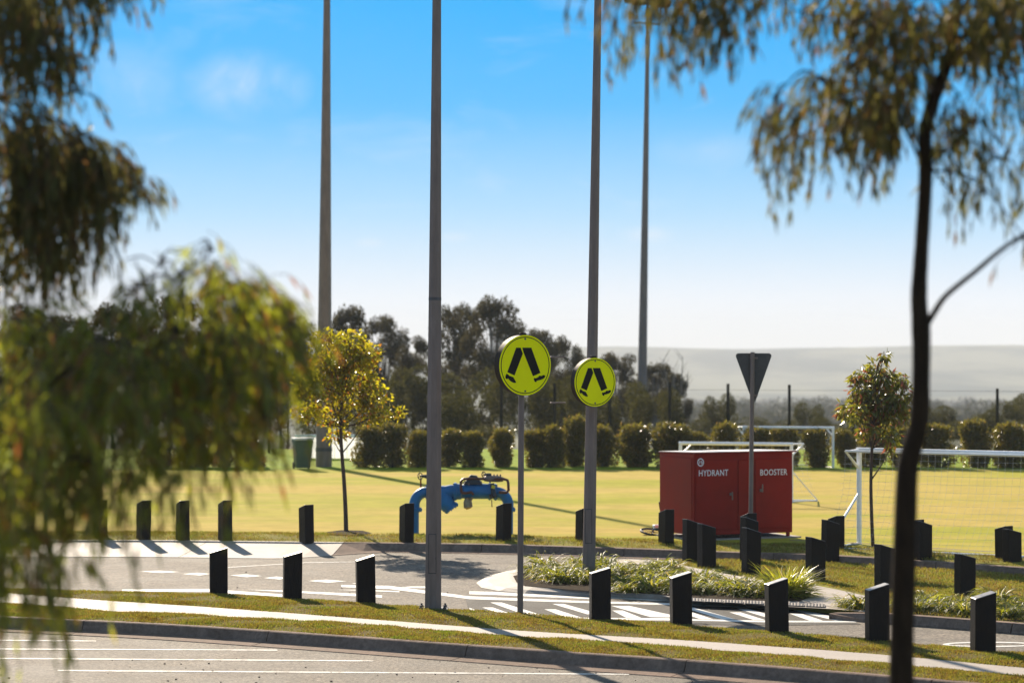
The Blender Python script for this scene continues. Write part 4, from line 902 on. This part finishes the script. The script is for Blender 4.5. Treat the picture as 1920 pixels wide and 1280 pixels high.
# ------------------------------------------------------------------ woods beyond the field
def gum_mesh(seed, clumps=34, leaves_per=230, H=1.0):
    """crown of a gum: separate flat clumps on limb ends; unit height 1, trunk included as a second mesh"""
    r_ = np.random.default_rng(seed); P = []; D = []; tr = MB(); rr_ = random.Random(seed)
    tr.tube(smooth_path([(0, 0, -.05), (r_.normal(0, .02), 0, .25), (r_.normal(0, .04), 0, .5), (r_.normal(0, .06), 0, .8)], 3), [.028-.0018*i for i in range(10)], 7)
    for i in range(clumps):
        z = r_.uniform(.42, 1.0); rad = .34*math.sqrt(max(.05, 1-((z-.68)/.36)**2)); a = r_.uniform(0, 6.28); q = rad*math.sqrt(r_.uniform(.1, 1))
        c = np.array([math.cos(a)*q, math.sin(a)*q, z]); s = r_.uniform(.05, .10)
        n = int(leaves_per*(s/.075)**2); d = r_.normal(size=(n, 3)); d /= np.linalg.norm(d, axis=1)[:, None]; rr = r_.random((n, 1))**.4
        P.append(c+d*rr*np.array([s*1.25, s*1.25, s*.75])); D.append(d*.5+r_.normal(size=(n, 3))*.5+np.array([0, 0, -.5]))
        tr.tube(smooth_path([(0, 0, max(.2, z*.45)), tuple(c*np.array([.5, .5, 1])-np.array([0, 0, .12])), tuple(c)], 2), [.011, .008, .006, .004, .003], 5)
    P = np.concatenate(P); D = np.concatenate(D); n = len(P)
    me = leaves(P, D, .022+.014*r_.random(n), .011+.006*r_.random(n), 'crown', .2); me.materials.append(ML_gum)
    t_o = tr.build('trunk', M_bark3, smooth=True); tm = t_o.data; bpy.data.objects.remove(t_o); return me, tm
def bushy_mesh(seed, n=9000):
    r_ = np.random.default_rng(seed); P = []; D = []; lob = []
    for i in range(16):
        z = r_.uniform(.25, .86); rad = .42*math.sqrt(max(.08, 1-((z-.5)/.5)**2)); a = r_.uniform(0, 6.28); lob.append((np.array([math.cos(a)*rad*.75, math.sin(a)*rad*.75, z]), r_.uniform(.13, .22)))
    for c, s in lob:
        k_ = n//16; d = r_.normal(size=(k_, 3)); d /= np.linalg.norm(d, axis=1)[:, None]; q = c+d*s*(.5+.5*r_.random((k_, 1))**.5); P.append(q); D.append(d*.8+r_.normal(size=(k_, 3))*.5)
    P = np.concatenate(P); P[:, 2] = np.maximum(P[:, 2], .02); D = np.concatenate(D); m_ = len(P)
    me = leaves(P, D, .026+.016*r_.random(m_), .013+.007*r_.random(m_), 'crown', .2); me.materials.append(ML_bush)
    tr = MB(); tr.tube([(0, 0, -.05), (.01, 0, .3), (0, .01, .6)], [.03, .022, .01], 6); t_o = tr.build('trunk', M_bark3); tm = t_o.data; bpy.data.objects.remove(t_o); return me, tm
gums = [gum_mesh(200+i, 36+4*i) for i in range(4)]; bushes = [bushy_mesh(300+i) for i in range(4)]
def place_tree(kind, px_, top, d, wpx, label, i):
    x = (px_-960)/FPX*d; zb2 = terr(x, d); ztop = HC-(top-640)/FPX*d; h = ztop-zb2
    me, tm = (gums if kind == 'gum' else bushes)[i % 4]; s = wpx/FPX*d/(.78 if kind == 'gum' else .95)
    r_ = empty('gum_tree' if kind == 'gum' else 'bushy_tree', (x, d, zb2), random.uniform(0, 6.28), label, 'tree', 'trees beyond the field')
    c = link('crown', me, None, r_); c.scale = (s, s, h); t2 = link('trunk', tm, None, r_); t2.scale = (s*.8, s*.8, h)
GT = [(30,585,120,150,'tall tree at the left edge behind the hanging foliage'),(120,600,128,150,'tree second from the left edge behind the foliage'),(215,585,118,150,'tree behind the middle of the hanging foliage'),(320,570,125,150,'tall tree behind the right part of the foliage dome'),(430,590,120,150,'tree just behind the right edge of the foliage dome'),(530,600,126,140,'gum crown showing left of the thick mast'),
 (652,588,122,120,'gum with sparse windblown top right of the thick mast'),(722,604,134,110,'open gum crown between mast and nearest pole'),(775,640,124,90,'lower gum touching the nearest pole on its left'),(858,580,126,130,'tall gum just right of the nearest pole'),(925,572,120,130,'tallest gum behind the higher round sign'),(1010,628,124,110,'gum crown between the two round signs'),(1062,640,128,90,'gum crown left of the right pole'),
 (1155,668,130,100,'gum behind the lower round sign'),(1228,690,136,120,'gum just right of the distant mast'),(1265,706,124,70,'thin gum at the end of the tall wood')]
for i, (x, t, d, w_, lab) in enumerate(GT): place_tree('gum', x, t, d, w_, 'brownish backlit '+lab, i)
BT = [(-20,640,100,170,'at the left edge'),(70,660,104,150,'second from the left edge'),(160,650,98,150,'third from the left edge'),(250,640,104,160,'fourth from the left edge'),(350,650,98,160,'fifth from the left edge'),(450,640,103,150,'above the conical shrub'),(540,668,97,130,'behind the green bin'),(620,670,103,120,'behind the thick mast'),(690,700,97,110,'behind the bright sapling'),(760,690,104,120,'left of the nearest pole, rear'),(850,738,90,96,'with rounded rusty top right of the nearest pole'),(815,700,104,120,'behind the nearest pole'),(905,690,106,130,'below the tallest gum'),(895,800,86,70,'low and rounded left of the slim sign post'),(980,700,100,130,'behind the higher sign'),(1050,700,104,110,'between the signs'),(1110,712,98,120,'behind the right pole'),(1175,720,104,100,'behind the lower sign, right part'),(1235,735,98,100,'below the gum right of the distant mast'),
 (1345,738,126,74,'spreading, left of the give way sign'),(1300,785,118,80,'low, left of the give way sign'),(1400,782,112,90,'low, behind the give way post'),(1455,790,116,80,'low, right of the give way post'),(1518,755,128,70,'right of the fence posts'),(1560,782,112,90,'above the farthest goal post'),(1620,792,108,80,'behind the right sapling'),(1690,785,112,90,'behind the dark trunk'),(1760,760,118,100,'first right of the dark trunk'),(1820,775,110,90,'second right of the dark trunk'),(1880,752,106,100,'third right of the dark trunk'),(1940,735,112,110,'cut by the right edge')]
for i, (x, t, d, w_, lab) in enumerate(BT): place_tree('bush', x, t, d, w_, 'dense dark bushy tree beyond the hedge, '+lab, i)
# bare saplings above the wood's right end
bt = empty('bare_tree', (PT(1262, 700, 118).x, 118, terr(7, 118)), 0, 'thin nearly bare tree at the right end of the tall wood', 'tree'); bz = bt.location
k = MB()
for (x0, x1, ty) in ((1250, 1243, 672), (1262, 1262, 690), (1274, 1280, 668), (1268, 1290, 700)):
    a = Vector((0, 0, -.1)); b = PT(x1, ty, 118)-bz; m_ = a.lerp(b, .55)+Vector((.1, 0, 0)); k.tube(smooth_path([a, m_, b], 4), [.05-.005*i for i in range(9)], 5)
    for j in range(9):
        t = random.uniform(.6, 1); s = a.lerp(b, t); e = s+Vector((random.uniform(-.4, .4), random.uniform(-.3, .3), random.uniform(.2, .6))); k.tube([s, e], [.012, .004], 4)
k.build('trunk', M_bark3, bt)
# far valley forest
P = []; D = []; LL = []
def far_crown(x, y, h_, w_, n, ls):
    z0 = terr(x, y); nl = 5; c = ball(nl, .6)*np.array([w_, w_, h_*.4])+np.array([x, y, z0+h_*.62]); k_ = rng.integers(nl, size=n)
    P.append(c[k_]+ball(n, 1, .5)*np.array([w_*.55, w_*.55, h_*.3])); D.append(rng.normal(size=(n, 3))); LL.append(np.full(n, ls*.7))
for i in range(620):
    y = math.exp(random.uniform(math.log(390), math.log(900))); x = random.uniform(.02, .235)*y; h_ = random.uniform(2, 5) if random.random() < .9 else 6.5; far_crown(x, y, h_, h_*random.uniform(.45, .8), 520, .34+y/1600)
for i in range(1500):
    y = math.exp(random.uniform(math.log(850), math.log(1900))); x = random.uniform(.0, .235)*y; h_ = random.uniform(4, 8); far_crown(x, y, h_, h_*random.uniform(.8, 1.3), 90, 1.3+y/1600)
P = np.concatenate(P); D = np.concatenate(D); LL = np.concatenate(LL)
o = link('forest', leaves(P, D, LL, LL*.7, 'forest', .1), ML_far); tag(o, 'far-off hazy woodland filling the valley', None, None, 'stuff')

# ------------------------------------------------------------------ foreground trees: drooping strands of narrow leaves
def strands(starts, lens, outdir, droop=.32, leaf_gap=.035, leafL=(.06, .11), leafW=.010, seg=.05, keepr=1.0):
    P = []; D = []; twigs = MB()
    for s, Lh, od in zip(starts, lens, outdir):
        p = Vector(s); d = Vector(od).normalized(); n = max(3, int(Lh/seg)); path = [p.copy()]
        for j in range(n):
            d = (d+Vector((random.gauss(0, .10), random.gauss(0, .10), -droop))).normalized(); p = p+d*seg; path.append(p.copy())
        twigs.tube(path[::2] if len(path) > 5 else path, .0016, 3, False)
        m_ = int(Lh/leaf_gap*keepr)
        for j in range(m_):
            t = random.uniform(.05, 1)*(len(path)-1); a = int(min(len(path)-2, t)); b = path[a].lerp(path[a+1], t-a); tang = (path[a+1]-path[a]).normalized()
            P.append(b); D.append(tang*.8+Vector((random.gauss(0, .26), random.gauss(0, .26), -.7+random.gauss(0, .2))))
    n = len(P); P = np.array([tuple(p) for p in P]); D = np.array([tuple(p) for p in D])
    return P, D, leafL[0]+(leafL[1]-leafL[0])*rng.random(n), leafW*(.7+.6*rng.random(n)), twigs
def weeping(root, masses, leafm, kl=1.0, jit=11, origin=None, **kw):
    base = root.location; S = []; Ls = []; O = []; limbs = MB()
    for (cx, cyy, rx, ry, n, Lpx, d, dd, ox) in masses:
        subs = []
        for i in range(max(3, n//6)):
            a = random.uniform(0, 6.283); r_ = math.sqrt(random.random()); subs.append((cx+math.cos(a)*rx*r_, cyy+math.sin(a)*ry*r_, d+random.uniform(-dd, dd), random.uniform(.6, 1.35)))
        for i in range(n):
            sx_, sy_, dep, lf = random.choice(subs); a = random.uniform(0, 6.283); dep += random.gauss(0, .05)
            p = PT(sx_+random.gauss(0, jit), sy_+random.gauss(0, jit), dep); S.append(p-base); Ls.append(lf*kl*Lpx/FPX*dep*random.uniform(.55, 1.15)); O.append((ox*.8+random.gauss(0, .4), random.gauss(0, .4), -.1+random.gauss(0, .4)))
        c = PT(cx, cyy, d)-base
        if origin is not None:
            o0 = min(origin, key=lambda q: (Vector(q)-base-c).length); o0 = Vector(o0)-base; mid = o0.lerp(c, .5)+Vector((0, 0, .12))
            limbs.tube(smooth_path([o0, mid, c], 4), [.008-.0007*i for i in range(9)], 6)
        for i in range(5):
            j = random.randrange(len(S)-n, len(S)); limbs.tube(smooth_path([c, c.lerp(S[j], .5)+Vector((0, 0, .03)), S[j]], 3), [.006-.0006*i for i in range(7)], 4)
    P, D, LL, WW, tw = strands(S, Ls, O, **kw)
    link('crown', leaves(P, D, LL, WW, 'crown', .12, .10), leafm, root)
    tw.build('twigs', M_bark2, root, fix=False); limbs.build('limbs', M_bark, root, smooth=True, fix=False); print('weeping leaves', len(P))
# left tree: its trunk stands just outside the frame
DL = 12.0
lt_base = Vector((-2.75, DL+.2, 0)); lt = empty('weeping_tree', lt_base, 0, 'large weeping tree with drooping dark foliage filling the left of the photo', 'tree')
tpts = [Vector((0, 0, -.1)), Vector((.03, 0, 1.2)), Vector((-.03, 0, 2.4)), Vector((.05, 0, 3.6)), Vector((.1, 0, 4.8)), Vector((.2, 0, 5.6))]
tp3 = smooth_path(tpts, 4); k = MB(); k.tube(tp3, [.10-.0032*i for i in range(len(tp3))], 12); k.build('trunk', M_bark, lt, smooth=True)
org = [lt_base+p for p in tpts[1:3]]
masses = [ # cx, cy, rx, ry, strands, length px, depth, depth jitter, outward
 (255,545,60,24,36,120,11.6,.4,.3),(330,520,70,24,52,120,11.6,.4,.3),(420,520,70,26,84,140,11.5,.5,.5),(480,545,50,28,80,150,11.6,.4,.8),(515,600,36,40,60,150,11.5,.3,.7),(300,500,90,30,14,90,11.6,.4,.7),(400,470,90,20,10,80,11.6,.4,.8),
 (200,640,120,50,120,200,11.4,.6,.2),(340,620,110,60,170,200,11.4,.6,.2),(440,640,80,50,150,180,11.3,.5,.3),(60,640,110,50,100,210,11.4,.6,.1),(100,720,130,60,150,240,11.0,.6,.0),(250,740,110,60,130,210,11.0,.6,.1),(380,750,90,40,80,170,11.0,.5,.2),
 (40,800,100,60,110,280,10.4,.6,0),(130,860,80,60,70,250,10.4,.6,.1),(220,860,60,50,34,190,10.4,.5,.1),(20,930,80,50,80,330,10.2,.5,0),(80,1010,60,50,40,300,10.2,.5,0),(30,1060,50,40,20,260,10.2,.5,0),(210,930,40,40,12,200,10.3,.4,0),
 (430,820,70,30,24,160,10.9,.4,.3),(490,790,40,40,20,180,10.8,.4,.3),(340,860,60,40,24,190,10.7,.4,.2),(20,580,60,50,30,110,11.8,.4,.4),(100,600,90,30,30,100,11.8,.4,.3)]
weeping(lt, [(*q[:4], max(8, int(q[4]*.74)), *q[5:]) for q in masses], ML_weep, kl=.8, jit=15, origin=org, droop=.45, leaf_gap=.040, leafL=(.07, .14), leafW=.0125)
# second tree behind it, darker
l2_base = Vector((-3.1, 12.9, 0)); l2 = empty('olive_tree', l2_base, 0, 'darker olive tree whose hanging branches fill the upper left corner', 'tree')
tpts = [Vector((0, 0, -.1)), Vector((-.03, 0, 1.2)), Vector((.03, 0, 2.4)), Vector((.1, 0, 3.6)), Vector((.2, 0, 4.6)), Vector((.35, 0, 5.5))]
tp3 = smooth_path(tpts, 4); k = MB(); k.tube(tp3, [.09-.003*i for i in range(len(tp3))], 12); k.build('trunk', M_bark, l2, smooth=True)
org = [l2_base+p for p in tpts[3:]]
masses = [(40,-60,130,70,120,150,12.6,.4,.3),(150,-50,100,30,36,90,12.6,.3,.5),(20,50,80,60,80,120,12.6,.4,.2),(235,-50,70,26,26,70,12.6,.3,.6),(95,60,40,40,24,90,12.6,.3,.3),
 (-10,190,80,50,60,170,12.7,.4,.3),(60,260,70,40,90,170,12.7,.4,.3),(130,270,60,34,90,170,12.7,.4,.4),(180,290,40,34,44,140,12.6,.3,.5),(40,360,90,50,100,170,12.7,.4,.2),(225,290,50,20,14,60,12.5,.3,1.0),(265,320,26,20,10,70,12.5,.3,.8),
 (30,130,70,40,18,80,12.6,.4,.3),(120,180,60,30,12,60,12.6,.4,.6),(160,430,60,40,14,110,12.6,.3,.2),(60,440,60,30,34,110,12.7,.3,.1)]
weeping(l2, [(*q[:4], int(q[4]*1.4), *q[5:]) for q in masses], ML_euc, origin=org, droop=.62, leaf_gap=.034, leafL=(.06, .12), leafW=.0135)
# right tree
DR = 12.6
tpx = [(1690,1700),(1690,1280),(1694,1100),(1698,960),(1703,870),(1722,795),(1727,700),(1727,620),(1723,560),(1727,480),(1732,400),(1736,320),(1735,250),(1750,190),(1776,120),(1790,50),(1798,-40),(1800,-140)]
wpx = [46,46,45,43,40,36,34,36,31,28,27,26,26,25,23,20,16,10]
rt_base = PT(1692, 640+FPX*HC/DR, DR); rt = empty('street_tree', rt_base, 0, 'slim dark trunk with drooping crown in the right foreground', 'tree')
pp = [Vector((0, 0, -.1))]+[PT(x, y, DR)-rt_base for x, y in tpx]; rad = [22/FPX*DR]+[w_/2/FPX*DR for w_ in wpx]
sp = smooth_path(pp, 4); rs = []
for i in range(len(pp)-1): rs += [rad[i]+(rad[i+1]-rad[i])*t/4 for t in range(4)]
rs.append(rad[-1]); rs = [r_*(1+.07*noise.noise(Vector((i*.45, 0, 0)))) for i, r_ in enumerate(rs)]
k = MB(); k.tube(sp, rs, 14); k.build('trunk', M_bark, rt, smooth=True)
k = MB(); f_ = lambda L_: [PT(x, y, DR+o_)-rt_base for x, y, o_ in L_]
for L_, a, b in [([(1736,612,0),(1752,585,0),(1775,553,-.05),(1830,508,-.1),(1880,466,-.15),(1935,430,-.2),(2010,380,-.2)], 8.5, 4.0), ([(1752,190,0),(1740,130,.1),(1722,80,.15),(1700,20,.2),(1640,-50,.2)], 8, 3), ([(1738,330,0),(1690,230,.1),(1640,180,.1),(1560,170,.1),(1480,210,.1)], 5, 1.6), ([(1790,70,0),(1840,70,0),(1880,90,-.1),(1920,85,-.1)], 6, 3), ([(1798,-40,0),(1600,-90,0),(1400,-80,.1),(1200,-60,.1),(1120,-40,.1)], 7, 2.5), ([(1700,20,.2),(1560,30,.1),(1490,20,.1)], 4, 2), ([(1736,300,0),(1760,330,0),(1800,380,-.1)], 4, 1.5)]:
    q2 = smooth_path(f_(L_), 5); n = len(q2); k.tube(q2, [(a+(b-a)*i/(n-1))/2*1.5/FPX*DR for i in range(n)], 8)
k.build('branch', M_bark, rt, smooth=True)
org = [PT(x, y, DR) for x, y in ((1735,320),(1750,190),(1776,120),(1790,50),(1640,180),(1560,170),(1400,-80),(1200,-60),(1600,-90),(1920,85))]
masses = [(1180,-60,90,30,30,140,12.4,.4,-.2),(1270,-40,80,30,40,180,12.3,.4,-.2),(1330,-20,60,30,44,170,12.3,.4,0),(1120,-50,40,20,10,110,12.4,.4,-.4),(1400,-70,60,30,22,110,12.4,.4,0),(1480,-60,70,30,22,100,12.4,.4,0),
 (1600,-10,110,40,110,120,12.6,.5,0),(1700,20,90,50,110,130,12.6,.5,0),(1850,20,90,60,170,110,12.6,.5,.1),(1900,-20,90,50,110,120,12.6,.5,.1),
 (1620,130,60,40,70,130,12.6,.4,-.1),(1560,170,60,36,54,130,12.5,.4,-.2),(1640,200,60,36,90,120,12.5,.4,0),(1500,220,50,30,34,150,12.5,.4,-.4),(1450,190,40,30,16,140,12.4,.4,-.6),(1690,120,50,50,44,120,12.7,.4,0),
 (1760,240,50,60,24,120,12.6,.4,.1),(1820,230,40,50,24,150,12.6,.4,.2),(1890,150,50,50,24,130,12.6,.4,.2),(1800,330,50,40,12,90,12.6,.4,.2),(1880,300,50,40,12,110,12.6,.4,.2),(1930,250,30,60,16,160,12.5,.4,0),(1925,450,14,20,4,60,12.3,.2,0)]
weeping(rt, masses, ML_euc, origin=org, droop=.62, leaf_gap=.040, leafL=(.06, .12), leafW=.015)

# ------------------------------------------------------------------ air
hz = MB(); hz.box((0, 1950, -18), (3400, 4200, 104)); h = hz.build('haze', None)
hm = bpy.data.materials.new('haze'); hm.use_nodes = True; t = hm.node_tree; t.nodes.clear()
pv = N(t, 'ShaderNodeVolumePrincipled'); pv.inputs['Color'].default_value = (.84, .86, .91, 1); pv.inputs['Density'].default_value = 2.4e-4; pv.inputs['Anisotropy'].default_value = 0.0
oo = N(t, 'ShaderNodeOutputMaterial'); t.links.new(pv.outputs[0], oo.inputs['Volume']); h.data.materials.append(hm); h['kind'] = 'stuff'; h['label'] = 'thin pale morning haze'
print('tris', sum(sum(len(p.vertices)-2 for p in m.polygons) for m in bpy.data.meshes if len(m.polygons) < 1000)+sum(len(m.polygons) for m in bpy.data.meshes if len(m.polygons) >= 1000))
